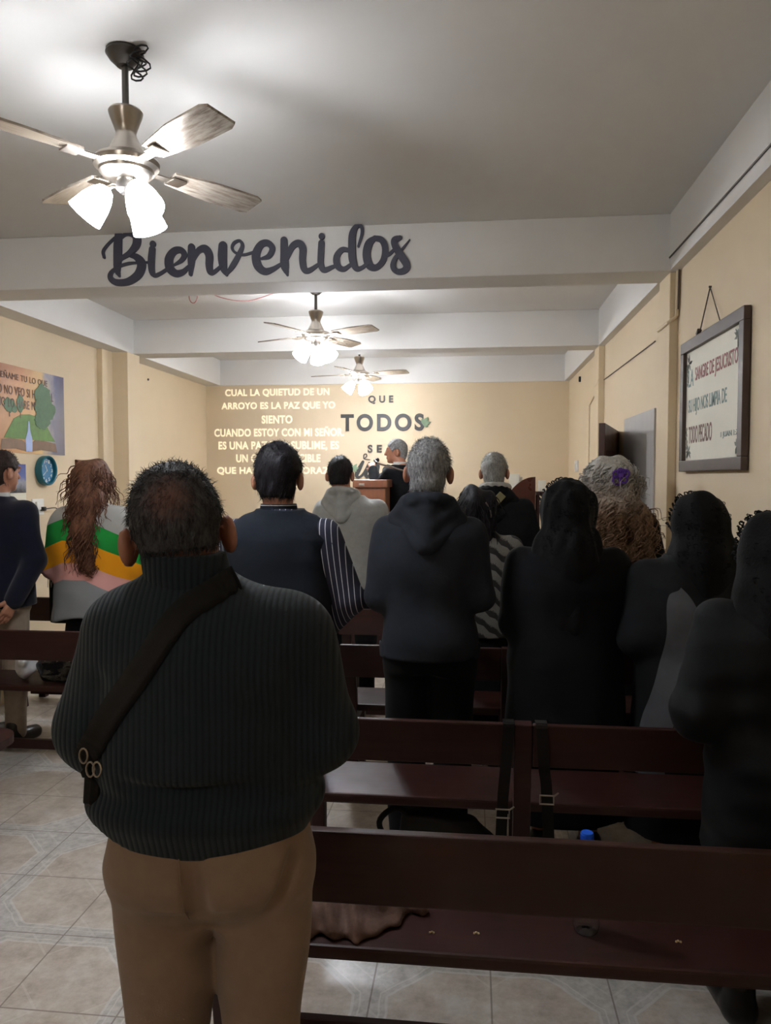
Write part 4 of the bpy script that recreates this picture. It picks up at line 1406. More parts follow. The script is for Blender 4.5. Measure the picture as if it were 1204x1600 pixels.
# ---------------------------------------------------------------- 1. man in the ribbed sweater, nearest the camera
p1prof = [(0.78, 0.184, 0.142, 0, 0), (0.91, 0.184, 0.142, 0, 0), (0.937, 0.196, 0.152, 0, 0), (0.975, 0.216, 0.166, -0.002, 0), (0.998, 0.214, 0.164, -0.002, 0), (1.014, 0.190, 0.140, 0, 0), (1.075, 0.198, 0.157, 0, 0),
          (1.16, 0.196, 0.152, 0, -0.008), (1.25, 0.192, 0.145, 0, -0.012), (1.305, 0.185, 0.128, -0.004, -0.012), (1.335, 0.160, 0.112, -0.012, -0.01), (1.362, 0.118, 0.092, -0.022, -0.008), (1.385, 0.080, 0.074, -0.032, -0.006), (1.405, 0.064, 0.066, -0.040, -0.004)]
P1 = person('person standing nearest in dark ribbed sweater and khaki trousers, bag strap across the back', -0.483, 1.38, 0, 1.592, 8, 1.0, 1.2, head=(-0.062, 0.01), hyaw=11, hpitch=4, hroll=-7,
            arms=(((-0.208, -0.02, 1.11), (-0.10, 0.20, 1.04)), ((0.208, -0.02, 1.10), (0.10, 0.20, 1.04))), skin='skin_b', prof=p1prof, shoulders=(0.142, 1.285), headscale=1.05)
P1['collar_r'] = 0.071
top_garment(P1, 'sweater', M['ribknit'], 0.908, 0.006, (0.072, 0.068, 0.046), 0.0, True, 0.0075, (8, 8, 15), 0.006, 11,
            hemfn=lambda x, y: 0.045 * np.clip(-x / 0.18, 0, 1) ** 2 + 0.012 * np.clip(x / 0.18, 0, 1) ** 2, shk=0.06,
            extra=lambda f: [f.cap(a, b, 0.013, 0.014, 0.03, sub=True) for a, b in (((-0.178, -0.125, 1.22), (-0.190, -0.120, 1.05)), ((0.172, -0.130, 1.24), (0.190, -0.118, 1.06)), ((0.10, -0.160, 1.19), (0.17, -0.13, 1.13)), ((-0.12, -0.155, 1.05), (0.17, -0.150, 1.035)))])
# ribbed turn-over collar
f = Fld((-0.16, -0.16, 1.34), (0.10, 0.16, 1.47), 0.005)
cx = -0.040
f.stack([(1.350, 0.086, 0.086, cx + 0.008, -0.005), (1.39, 0.079, 0.086, cx + 0.002, -0.014), (1.432, 0.076, 0.084, cx - 0.006, -0.016)], 0, 2.0)
f.stack([(1.42, 0.060, 0.060, cx - 0.002, -0.004), (1.47, 0.064, 0.064, cx - 0.004, -0.004)], 0.0, 2.0) if False else None
f.mesh('collar', M['ribknit'], P1['root'])
bottom_garment(P1, M['khaki'], 0.99, leg=(0.084, 0.070, 0.055), crotch=0.80, wr=0.008, gap=0.096, h=0.006, seed=8,
               extra=lambda f: [f.cap(a, b, ra, ra, 0.025, sub=True) for a, b, ra in (((-0.15, -0.150, 0.80), (-0.03, -0.125, 0.782), 0.012), ((0.02, -0.128, 0.785), (0.15, -0.145, 0.815), 0.012), ((-0.005, -0.155, 0.90), (0.0, -0.125, 0.80), 0.006),
                   ((-0.13, -0.105, 0.76), (-0.06, -0.10, 0.66), 0.008), ((-0.06, -0.105, 0.74), (-0.13, -0.10, 0.62), 0.007), ((0.165, -0.10, 0.90), (0.07, -0.115, 0.70), 0.008), ((0.05, -0.11, 0.76), (0.14, -0.10, 0.66), 0.006))],
               hips=[(0.755, 0.09, 0.05, 0, 0.0), (0.79, 0.140, 0.100, 0, -0.005), (0.82, 0.172, 0.135, 0, -0.010), (0.86, 0.186, 0.150, 0, -0.014), (0.92, 0.182, 0.150, 0, -0.012), (1.0, 0.165, 0.130, 0, 0)])
# trouser seam at the back
ft = P1['trousers']
pts = [(-0.03 + 0.05 * (0.93 - z), ft.back(-0.03 + 0.05 * (0.93 - z), z), z) for z in np.linspace(0.93, 0.795, 12)]
G().tube([(a, b - 0.0004, c) for a, b, c in pts if b is not None], 0.0016, 5).done('back_seam', M['khaki'], P1['root'])
shoes(P1, M['shoe'])
short_hair(P1, M['hair_p1'], 7000, 0.017, 0.0008, -0.032, 0.06, 0.006, (1.0, 1.0, 1.0), 5, up=0.10, bald=((0.012, -0.07, 0.055), 0.035))

# crossbody bag worn over the sweater
fs = P1['sweater']
bag = thing('crossbody_bag', 'dark crossbody bag on a wide strap over the ribbed sweater of the nearest person', 'bag', (-0.483, 1.38, 0), math.radians(8))
path = spline([(0.058, 1.392), (0.036, 1.380), (-0.026, 1.338), (-0.084, 1.252), (-0.140, 1.175), (-0.180, 1.112), (-0.200, 1.08)], 8)
L, R_ = [], []
for i, p in enumerate(path):
    a, b = path[max(0, i - 1)], path[min(len(path) - 1, i + 1)]
    t_ = (b - a) / (np.linalg.norm(b - a) + 1e-9)
    n_ = np.array((-t_[1], t_[0]))
    row = []
    for s in (-1, -0.33, 0.33, 1):
        q = p + n_ * 0.0225 * s
        yb = fs.back(q[0], q[1])
        row.append((q[0], q[1], yb))
    ys = [r_[2] for r_ in row if r_[2] is not None]
    y0 = min(ys) if ys else -0.05
    L.append([(r_[0], (min(r_[2], y0 + 0.012) if r_[2] is not None else y0 + 0.012) - 0.004, r_[1]) for r_ in row])
v, fcs = [], []
for row in L:
    v += row
    v += [(a, b + 0.003, c) for a, b, c in row]
for i in range(len(L) - 1):
    o, q = i * 8, (i + 1) * 8
    for j in range(3):
        fcs.append((o + j, o + j + 1, q + j + 1, q + j))
        fcs.append((o + 4 + j, q + 4 + j, q + 5 + j, o + 5 + j))
    fcs.append((o, q, q + 4, o + 4))
    fcs.append((o + 3, o + 7, q + 7, q + 3))
link('strap', newmesh('strap', v, fcs, M['bagstrap']), bag)
end = L[-1][1]
# strap keeps going round the left side to the pouch in front
g = G()
for off in (-0.016, 0.0, 0.016):
    g.tube([(-0.196, end[1], 1.075 + off), (-0.212, -0.03, 1.055 + off), (-0.213, 0.04, 1.035 + off), (-0.19, 0.12, 1.01 + off), (-0.15, 0.175, 0.99 + off)], 0.009, 6)
g.done('strap_end', M['bagstrap'], bag, smooth=True)
g = G().box((-0.20, 0.172, 0.86), (0.02, 0.235, 1.01), 0.02)
g.done('pouch', M['bagstrap'], bag, smooth=True)
for (a, z) in ((-0.196, 1.093), (-0.186, 1.068), (-0.168, 1.075)):
    y0 = (fs.back(a, z) or -0.06) - 0.012
    G().tube([(a + 0.010 * math.cos(q) * 0.7, y0, z + 0.013 * math.sin(q)) for q in np.linspace(0, 2 * PI, 14)[:-1]], 0.0018, 6, closed=True).done('metal_ring', M['nickel'], bag, smooth=True)
g = G().box((-0.208, -0.085, 1.045), (-0.202, -0.078, 1.105), 0.002)
g.done('buckle', M['nickel'], bag, smooth=True)
G().tube([(-0.19, -0.075, 1.06), (-0.195, -0.085, 1.0), (-0.187, -0.08, 0.985), (-0.182, -0.085, 0.962)], [0.02, 0.016, 0.009, 0.011], 8).done('tassel', M['bagstrap'], bag, smooth=True)

# ---------------------------------------------------------------- 2. man in a navy blazer by the left wall
P2 = person('person in navy blazer and beige trousers standing by the blue clock at the left edge', -2.76, 4.22, 0, 1.722, -6, 1.05, 1.05, head=(0.02, 0.02), hyaw=-16, hpitch=4,
            arms=('front', ((0.262, -0.03, 1.09), (0.205, -0.135, 0.88))))
top_garment(P2, 'blazer', M['navy'], 0.70, 0.022, (0.078, 0.064, 0.05), wr=0.006, seed=21, hemfn=lambda x, y: 0.20 * np.clip((0.07 - x) / 0.2, 0, 1), shk=0.06)
bottom_garment(P2, M['beige'], 1.0)
shoes(P2, M['shoe'])
short_hair(P2, M['hair_dark'], 1500, 0.018, 0.0012, -0.09, 0.05, 0.010, seed=22)
G().lathe([(0.066, -0.02), (0.070, -0.02), (0.064, 0.028), (0.060, 0.028)], 24, Matrix.Translation((0.01, -0.012, 1.455)), True).done('shirt_collar', M['shirt_white'], P2['root'], smooth=True)

# ---------------------------------------------------------------- long wavy hair
def long_hair(P, m, mass, n, seed, length, curl, width, turns, out_r, name='hair', cap_thick=0.014):
    """mass(f) fills the hair volume; wavy locks run down its surface"""
    hc = P['hc']
    f = Fld((hc[0] - 0.30, hc[1] - 0.30, hc[2] - 0.62), (hc[0] + 0.30, hc[1] + 0.26, hc[2] + 0.18), 0.007)
    R, hs = P['R'], P['hs']
    f.ell(P['hw']((0, -0.012, 0.026)), tuple((a + cap_thick) * hs for a in (0.074, 0.094, 0.094)), 0.0, R)
    mass(f)
    # face opening
    f.ell(P['hw']((0, 0.10, -0.05)), (0.062, 0.07, 0.105), 0.015, R, sub=True)
    f.wrinkle(0.010, (34, 34, 16), seed)
    V, Q = surfnet(f.F, f.lo, f.h)
    N = normals_of(V, Q)
    rr = np.random.default_rng(seed)
    ids = np.nonzero((N[:, 1] < 0.75) & (N[:, 2] > -0.6))[0]
    pk = rr.choice(ids, n)
    roots = V[pk] - N[pk] * 0.003
    flow = np.array((0, 0, -1.0))[None] - N[pk] * (-N[pk][:, 2:3])
    flow[:, 2] -= 0.4
    dirs = flow + N[pk] * 0.04 + rr.normal(size=(n, 3)) * 0.10
    zlow = V[:, 2].min()
    lens = np.minimum(length * rr.uniform(0.5, 1.2, n), np.maximum(0.05, (roots[:, 2] - zlow) * 1.1))
    crown = roots[:, 2] > hc[2] + 0.03
    sv, sq = strands(roots, dirs, lens, width * rr.uniform(0.5, 1.3, n), 12, curl, turns, 0.0, seed, 0.3)
    v, q = join_vq([(V, Q), (sv, sq)])
    P[name] = f
    return link(name, newmesh(name, v, q, m), P['root'])


# 3. woman with long brown hair and banded sweater
P3 = person('person with long wavy brown hair in green, orange, pink and grey banded sweater', -2.27, 4.42, 0, 1.660, 0, 1.0, 1.0, head=(0.0, 0.01), hyaw=-28, hpitch=4, skin='skin',
            arms=(((-0.275, 0.0, 1.03), (-0.14, 0.17, 0.95)), ((0.275, 0.02, 1.04), (0.12, 0.20, 1.03))))
w3 = [(z, rx * 1.12 + 0.02 * (z < 1.1), ry * 1.15, cx, cy) for z, rx, ry, cx, cy in default_prof(1.652, 1.0, 1.0)]
P3['prof'] = [(0.70, 0.232, 0.16, -0.01, 0)] + w3
top_garment(P3, 'sweater', M['bands'], 0.745, 0.02, (0.085, 0.078, 0.05), wr=0.007, seed=31, wsc=(14, 10, 6), shk=0.08, hemfn=lambda x, y: 0.03 * np.cos(9 * x) - 0.03)
skirt(P3, M['darkpants'], 0.95)
shoes(P3, M['shoe'])
def m3(f):
    hw = P3['hw']
    f.cap(hw((0, -0.04, 0.0)), (0.0, -0.08, 1.43), 0.088, 0.085, 0.05)
    f.cap((0.0, -0.08, 1.43), (0.012, -0.135, 1.26), 0.085, 0.068, 0.04)
    f.cap((0.012, -0.135, 1.26), (0.05, -0.18, 1.04), 0.062, 0.026, 0.04)
long_hair(P3, M['hair_brown'], m3, 700, 33, 0.24, 0.011, 0.0050, 2.2, 0.1)
g = G()
for s in (-1, 1):
    c = [P3['hw']((s * 0.033 + 0.024 * math.cos(q), 0.112 - 0.006 * abs(s * 0.033 + 0.024 * math.cos(q)) / 0.05, 0.008 + 0.019 * math.sin(q))) for q in np.linspace(0, 2 * PI, 20)[:-1]]
    g.tube(c, 0.0016, 6, closed=True)
    g.tube([P3['hw']((s * 0.058, 0.108, 0.012)), P3['hw']((s * 0.082, 0.06, 0.012)), P3['hw']((s * 0.086, -0.005, 0.006))], 0.0018, 6)
g.tube([P3['hw']((-0.010, 0.113, 0.010)), P3['hw']((0, 0.117, 0.014)), P3['hw']((0.010, 0.113, 0.010))], 0.0015, 6)
g.done('glasses', M['black'], P3['root'], smooth=True)

# ---------------------------------------------------------------- 4. man in a dark vest over pinstriped sleeves
P4 = person('person in dark navy vest over pinstriped shirt sleeves, black hair, before the projected lyrics', -0.770, 3.05, 0, 1.694, 0, 1.10, 1.05, head=(-0.012, 0.01), hyaw=2, hpitch=6,
            arms=(((-0.272, -0.01, 1.08), (-0.13, 0.19, 1.0)), ((0.286, -0.01, 1.08), (0.15, 0.14, 0.93))), headscale=1.06)
top_garment(P4, 'shirt', M['pinstripe'], 0.90, 0.004, (0.070, 0.062, 0.046), wr=0.006, seed=41, shk=0.05)
top_garment(P4, 'vest', M['vest'], 0.86, 0.018, sleeve=False, wr=0.005, seed=42, extra=lambda f: [f.cap((s * 0.120, -0.012, 1.36), (s * 0.180, -0.015, 1.31), 0.060, 0.062, 0.03) for s in (-1, 1)])
co_ = G().lathe([(0.070, -0.012), (0.080, -0.012), (0.072, 0.036), (0.065, 0.036)], 28, Matrix.Translation((-0.006, -0.014, 1.428)), True).done('shirt_collar', M['vest'], P4['root'], smooth=True)
g = G()
for rr_, zz_c in ((0.0735, 1.459), (0.0775, 1.436)):
    g.tube([(-0.006 + rr_ * math.cos(q), -0.014 + rr_ * math.sin(q), zz_c) for q in np.linspace(0, 2 * PI, 29)[:-1]], 0.0018, 5, closed=True)
g.done('collar_stripe', M['shirt_white'], co_, smooth=True)
g = G()
for s in (-1, 1):
    fv = P4['vest']
    pts = []
    for z in np.linspace(1.36, 1.20, 14):
        x = s * (0.206 + 0.022 * (z - 1.20) / 0.16)
        b = fv.back(x, z)
        if b is not None:
            pts.append((x, b - 0.002, z))
    if len(pts) > 3:
        g.tube(pts, 0.004, 6)
g.done('vest_piping', M['greypanel'], P4['root'], smooth=True)
bottom_garment(P4, M['darkpants'], 0.98)
shoes(P4, M['shoe'])
short_hair(P4, M['hair_black'], 2600, 0.024, 0.0011, -0.082, 0.055, 0.016, (1.0, 1.0, 1.04), 43, up=0.04)

# 5. young man in a light grey hoodie
P5 = person('person in light grey hoodie with short black hair, in front of the lectern', -0.81, 5.12, 0, 1.708, 0, 1.08, 1.0, head=(-0.075, 0.01), hyaw=-4, hpitch=4)
top_garment(P5, 'hoodie', M['greyfleece'], 0.73, 0.02, (0.075, 0.064, 0.05), wr=0.006, seed=51)
hood(P5, M['greyfleece'], 0.15, 0.11)
bottom_garment(P5, M['darkpants'], 0.95)
shoes(P5, M['shoe'])
short_hair(P5, M['hair_black'], 1500, 0.014, 0.0013, -0.07, 0.05, 0.010, seed=53)

# 7. man in charcoal hoodie
P7 = person('person in charcoal hoodie and dark trousers with salt-and-pepper hair, centre of the second row', -0.167, 3.05, 0, 1.713, 0, 0.97, 1.05, head=(-0.005, 0.01), hyaw=-2, hpitch=4, hroll=2,
            arms=(((-0.198, -0.04, 1.10), (-0.06, 0.20, 1.10)), ((0.202, -0.04, 1.10), (0.06, 0.20, 1.08))))
top_garment(P7, 'hoodie', M['charcoal'], 0.865, 0.016, (0.066, 0.058, 0.046), wr=0.007, seed=71, wsc=(7, 7, 22), h=0.007)
hood(P7, M['charcoal'], 0.15, 0.115)
g = G().lathe([(0.195, 0.0), (0.199, 0.0), (0.202, 0.05), (0.197, 0.058), (0.191, 0.05)], 40, Matrix.Translation((0, -0.008, 0.862)) @ Matrix.Diagonal((1.0, 0.69, 1.0, 1.0)), True)
g.done('hem_band', M['charcoal'], P7['root'], smooth=True)
bottom_garment(P7, M['darkpants'], 0.99, leg=(0.095, 0.07, 0.055), gap=0.095, wr=0.006)
shoes(P7, M['shoe'])
short_hair(P7, M['hair_salt'], 3200, 0.018, 0.0011, -0.085, 0.055, 0.010, (1.0, 1.0, 1.03), 73, up=0.3)

# 8. woman in the zigzag sweater
P8 = person('person with dark hair in grey and black zigzag sweater, partly behind the charcoal hoodie', 0.04, 4.12, 0, 1.51, 0, 0.98, 1.0, head=(-0.02, 0.01), hyaw=8, hpitch=10)
top_garment(P8, 'sweater', M['zigzag'], 0.66, 0.016, (0.070, 0.060, 0.045), wr=0.005, seed=81)
skirt(P8, M['darkpants'], 0.85)
shoes(P8, M['shoe'])
def m8(f):
    hw = P8['hw']
    f.cap(hw((0, -0.03, 0.0)), hw((0.01, -0.055, -0.17)), 0.088, 0.07, 0.04)
long_hair(P8, M['hair_black'], m8, 420, 83, 0.15, 0.006, 0.0035, 1.2, 0.1)
G().tube([P8['hw'](q) for q in ((0.035, -0.112, 0.03), (0.055, -0.112, -0.01), (0.062, -0.108, -0.05))], 0.004, 6).done('hair_clip', M['nickel'], P8['root'], smooth=True)

# 9. grey haired man with hooded dark jacket
P9 = person('person with silver hair in dark hooded jacket with pale lining, near the far platform', 0.147, 5.12, 0, 1.724, 0, 1.12, 1.1, head=(-0.005, 0.01), hyaw=-6, hpitch=6)
top_garment(P9, 'jacket', M['jacket'], 0.70, 0.022, (0.078, 0.066, 0.05), wr=0.006, seed=91)
hood(P9, M['jacket'], 0.16, 0.125)
f = Fld((-0.16, -0.18, 1.40), (0.16, 0.14, 1.56), 0.007)
pts = [(0.082 * math.cos(q), -0.02 + 0.080 * math.sin(q), 1.505 - 0.012 * math.sin(q)) for q in np.linspace(0, 2 * PI, 15)]
for a, b in zip(pts, pts[1:]):
    f.cap(a, b, 0.024, 0.024, 0.01)
f.mesh('hood_lining', M['lining'], P9['root'])
G().box((-0.025, -0.012, -0.08), (0.025, 0.004, 0.06), 0.004).done('lining_flap', M['olive'], P9['root'], (0.005, -0.178, 1.42), (math.radians(-12), math.radians(42), 0))
bottom_garment(P9, M['darkpants'], 0.98)
shoes(P9, M['shoe'])
short_hair(P9, M['hair_grey'], 1800, 0.016, 0.0013, -0.09, 0.05, 0.012, seed=93, up=0.15)


# ---------------------------------------------------------------- women in black lace veils
def veil(P, drop, wd, seed, flare=0.03, back_only=False, lace=True):
    hw, k = P['hw'], P['k']
    R = P['R']
    hc = P['hc']
    f = Fld((hc[0] - 0.30, hc[1] - 0.28, hc[2] - drop - 0.05), (hc[0] + 0.30, hc[1] + 0.20, hc[2] + 0.17), 0.007)
    f.ell(hw((0, -0.010, 0.030)), (0.098, 0.118, 0.108), 0.0, R)
    f.cap(hw((0, -0.025, 0.0)), (hc[0], hc[1] - 0.055, hc[2] - drop * 0.45), 0.098, 0.105, 0.05)
    for s in (-1, 0, 1):
        f.cap((hc[0] + s * 0.03, hc[1] - 0.055, hc[2] - drop * 0.35), (hc[0] + s * wd, hc[1] - 0.085 + 0.03 * abs(s), hc[2] - drop), 0.09, 0.055 + flare, 0.05)
    f.ell(hw((0, 0.115, -0.06)), (0.066, 0.075, 0.13), 0.015, R, sub=True)
    f.wrinkle(0.008, (40, 40, 9), seed)
    V, Q = surfnet(f.F, f.lo, f.h)
    parts = [(V, Q)]
    o = link('veil', newmesh('veil', V, Q, M['veil']), P['root'])
    P['veil'] = f
    # scalloped lace edge standing up round the face
    rr = random.Random(seed)
    g = G()
    for i in range(22):
        q = math.radians(-15 + 210 * i / 21)
        c = np.array((0.094 * math.cos(q), 0.055 + rr.uniform(-0.02, 0.015), 0.025 + 0.112 * math.sin(q)))
        for j in range(3):
            rx = rr.uniform(0.005, 0.012)
            loop = []
            for a in np.linspace(0, 2 * PI, 11)[:-1]:
                loop.append(hw(c + np.array((rx * math.cos(a) * abs(math.sin(q)) + rr.uniform(-.002, .002) + rx * 0.5 * math.sin(a) * math.cos(q), rx * 1.1 * math.cos(a) * abs(math.cos(q)) + rr.uniform(-0.012, 0.012), rx * 0.9 * math.sin(a) + 0.006))))
            g.tube(loop, 0.0016, 4, closed=True)
    for i in range(70):
        # loose lace loops over the crown and back
        x = rr.uniform(-0.10, 0.10)
        z = rr.uniform(-0.16, 0.12)
        p = hw((x, 0, z))
        b = f.back(p[0], p[2])
        if b is None:
            continue
        rx = rr.uniform(0.005, 0.010)
        g.tube([(p[0] + rx * math.cos(a), b - 0.002 - 0.004 * math.sin(2 * a), p[2] + rx * math.sin(a)) for a in np.linspace(0, 2 * PI, 10)[:-1]], 0.0012, 4, closed=True)
    g.done('lace_edging', M['veil'], P['root'], smooth=True)
    return o


P10 = person('person in long black coat under a black lace veil, beside the charcoal hoodie', 0.374, 3.12, 0, 1.545, 0, 1.06, 1.1, head=(0.0, 0.01), hyaw=6, hpitch=8,
             arms=(((-0.205, -0.03, 1.0), (-0.08, 0.20, 1.0)), ((0.175, -0.03, 1.0), (0.08, 0.20, 1.0))))
P10['prof'] = [(0.42, 0.22, 0.15, 0, 0.02)] + [(z, rx * (1.06 if z < 1.2 else 1.0), ry, a, b) for z, rx, ry, a, b in P10['prof']]
top_garment(P10, 'coat', M['blackwool'], 0.45, 0.02, (0.076, 0.064, 0.05), wr=0.006, seed=101)
veil(P10, 0.42, 0.10, 102)
skirt(P10, M['darkpants'], 0.6, 0.2)
shoes(P10, M['shoe'])

P11 = person('person with long grey to brown curls held by a purple ribbon, in black', 0.735, 4.18, 0, 1.662, 0, 1.0, 1.05, head=(-0.015, 0.01), hyaw=6, hpitch=4)
top_garment(P11, 'coat', M['blackwool'], 0.5, 0.018, (0.070, 0.060, 0.045), wr=0.005, seed=111)
skirt(P11, M['darkpants'], 0.7, 0.2)
shoes(P11, M['shoe'])
def m11(f):
    hw = P11['hw']
    f.ell(hw((0, -0.02, 0.02)), (0.118, 0.122, 0.118), 0.03)
    f.cap(hw((0, -0.04, -0.02)), (0.0, -0.085, 1.38), 0.115, 0.125, 0.05)
    f.cap((-0.02, -0.085, 1.38), (-0.02, -0.11, 1.19), 0.11, 0.085, 0.05)
    f.cap((0.09, -0.075, 1.36), (0.11, -0.09, 1.20), 0.09, 0.085, 0.05)
    f.cap((-0.07, -0.06, 1.44), (-0.08, -0.07, 1.36), 0.08, 0.07, 0.05)
long_hair(P11, M['hair_curly'], m11, 900, 113, 0.16, 0.021, 0.0060, 2.0, 0.1)
fh = P11['hair']
g = G()
cxr, czr = 0.012, 1.580
y0 = (fh.back(cxr, czr) or -0.13) - 0.016
for q, l in ((25, 0.036), (100, 0.030), (165, 0.036), (235, 0.046), (300, 0.036), (60, 0.028)):
    a = math.radians(q)
    c_ = [(cxr + l * (0.15 + 0.5 * (1 - math.cos(u))) * math.cos(a) - 0.5 * l * math.sin(u) * math.sin(a), y0 - 0.014 * math.sin(u / 2), czr + l * (0.15 + 0.5 * (1 - math.cos(u))) * math.sin(a) + 0.5 * l * math.sin(u) * math.cos(a)) for u in np.linspace(0, 2 * PI, 12)]
    g.tube(c_, 0.006, 7)
g.tube([(cxr, y0 - 0.012, czr + 0.010), (cxr, y0 - 0.014, czr - 0.010)], 0.012, 10)
g.done('hair_ribbon', M['purple'], P11['root'], smooth=True)

P12 = person('person in black coat with grey back panel and black lace veil, by the framed verse', 0.828, 3.04, 0, 1.492, 0, 1.02, 1.1, head=(0.03, 0.01), hyaw=4, hpitch=8,
             arms=(((-0.200, -0.03, 0.96), (-0.12, 0.20, 0.95)), ((0.178, -0.02, 0.98), (0.10, 0.20, 0.98))))
P12['prof'] = [(0.42, 0.20, 0.14, -0.01, 0.02)] + [(z, rx * (1.04 if z < 1.1 else 1.0), ry, a, b) for z, rx, ry, a, b in P12['prof']]
t = NT('coat_black_with_grey_panel')
Pq = t.xyz(t.obj())
# the grey panel: a band on the left of the back, running from the shoulder blade down past the hip
zn = t.math('DIVIDE', t.math('SUBTRACT', Pq[2], 0.40), 0.80)
def edge(pts):
    nd = t.n('ShaderNodeFloatCurve')
    c = nd.mapping.curves[0]
    q = sorted(((z - 0.40) / 0.80, (x + 0.30) / 0.40) for x, z in pts)
    while len(c.points) < len(q):
        c.points.new(0.5, 0.5)
    for p, (u, v) in zip(c.points, q):
        p.location = (u, v)
    nd.mapping.update()
    t.l(zn, nd.inputs['Value'])
    return t.math('MULTIPLY_ADD', nd.outputs[0], 0.40, -0.30)
edge_r = edge([(-0.12, 0.40), (-0.092, 0.65), (-0.06, 0.76), (-0.03, 0.88), (0.008, 1.0), (-0.012, 1.08), (-0.068, 1.165), (-0.14, 1.2)])
edge_l = edge([(-0.21, 0.40), (-0.19, 0.65), (-0.165, 0.76), (-0.14, 0.87), (-0.12, 0.98), (-0.112, 1.14), (-0.075, 1.165), (-0.07, 1.2)])
ins = t.math('MULTIPLY', t.math('LESS_THAN', Pq[0], edge_r), t.math('GREATER_THAN', Pq[0], edge_l))
ins = t.math('MULTIPLY', ins, t.math('LESS_THAN', Pq[1], 0.06))
nn = t.noise(14, 4)
t.color(t.mix(ins, lin((11, 13, 15)), t.mix(nn, lin((66, 68, 72)), lin((88, 90, 94)))))
t.b.inputs['Roughness'].default_value = 0.8
t.b.inputs['Specular IOR Level'].default_value = 0.2
t.bump(t.noise(40, 3), 0.3, 0.004)
top_garment(P12, 'coat', t.m, 0.45, 0.02, (0.076, 0.070, 0.05), wr=0.007, seed=121)
veil(P12, 0.30, 0.05, 122, 0.02)
skirt(P12, M['darkpants'], 0.6, 0.2)
shoes(P12, M['shoe'])

P13 = person('person in black padded jacket and lace veil at the right edge, behind the water bottle', 0.855, 2.27, 0, 1.452, 0, 0.95, 1.15, head=(0.0, 0.01), hyaw=6, hpitch=10,
             arms=(((-0.215, -0.035, 0.91), (-0.12, 0.19, 0.90)), ((0.125, -0.02, 1.0), (0.08, 0.20, 0.95))), skin='skin_b')
P13['prof'] = [(0.42, 0.19, 0.13, 0.01, 0.01)] + P13['prof']
top_garment(P13, 'padded_jacket', M['blackcoat'], 0.50, 0.012, (0.078, 0.076, 0.055), wr=0.004, wsc=(9, 6, 26), seed=131)
veil(P13, 0.30, 0.06, 132, 0.02)
skirt(P13, M['darkpants'], 0.6, 0.2)
shoes(P13, M['shoe'])

# ---------------------------------------------------------------- 6. the preacher at the lectern on the platform
P6 = person('person in black jacket speaking into a microphone behind the wooden lectern', -0.70, 7.45, 0.30, 1.64, 52, 1.0, 1.0, head=(0.0, 0.05), hyaw=42, hpitch=0,
            arms=(((-0.20, 0.10, 1.13), (-0.07, 0.30, 1.34)), ((0.22, 0.03, 1.06), (0.10, 0.27, 1.12))))
top_garment(P6, 'jacket', M['suit'], 0.72, 0.018, (0.07, 0.058, 0.045), wr=0.005, seed=61)
G().lathe([(0.066, -0.015), (0.072, -0.015), (0.064, 0.03), (0.060, 0.03)], 24, Matrix.Translation((0.0, 0.0, 1.39)), True).done('shirt_collar', M['shirt_white'], P6['root'], smooth=True)
bottom_garment(P6, M['suit'], 0.95)
shoes(P6, M['shoe'])
short_hair(P6, M['hair_salt'], 1200, 0.012, 0.0013, -0.08, 0.06, 0.008, seed=63, up=0.1)

r = thing('lectern', 'brown wooden lectern on the platform in front of the preacher', 'lectern', (-0.905, 6.8, 0.30))
sl = Matrix(((1, 0, 0, 0), (0, 1, 0, 0), (0, 0.12, 1, 0), (0, 0, 0, 1)))
G().box((-0.135, 0.0, 0.05), (0.135, 0.02, 1.19), 0.003).done('front_panel', M['lectern'], r)
for s in (-1, 1):
    G().box((s * 0.125 - 0.012, 0.02, 0.05), (s * 0.125 + 0.012, 0.36, 1.19), 0.003).done('side_panel', M['lectern'], r)
G().box((-0.155, -0.02, 1.18), (0.155, 0.40, 1.25), 0.006).done('lectern_top', M['lectern'], r)
G().box((-0.17, -0.02, 0.0), (0.17, 0.40, 0.05), 0.006).done('lectern_base', M['lectern'], r)
G().box((-0.1, -0.024, 1.195), (-0.05, -0.018, 1.215), 0.002).done('name_plate', M['nickel'], r)

r = thing('microphone_stand', 'boom microphone stand angled in front of the preacher', 'microphone', (-0.56, 6.98, 0.30))
G().lathe([(0.0, 0.0), (0.12, 0.0), (0.12, 0.015), (0.02, 0.03), (0.0, 0.03)], 24).done('stand_base', M['black'], r, smooth=True)
G().tube([(0, 0, 0.03), (0, 0, 1.32)], 0.01, 10).done('stand_pole', M['nickel_dark'], r, smooth=True)
G().tube([(0.07, 0.03, 1.29), (-0.30, -0.06, 1.40)], 0.0085, 10).done('boom_arm', M['nickel'], r, smooth=True)
G().tube([(-0.30, -0.06, 1.40), (-0.33, 0.02, 1.425), (-0.31, 0.06, 1.43)], [0.012, 0.012, 0.022], 12).done('microphone_head', M['black'], r, smooth=True)

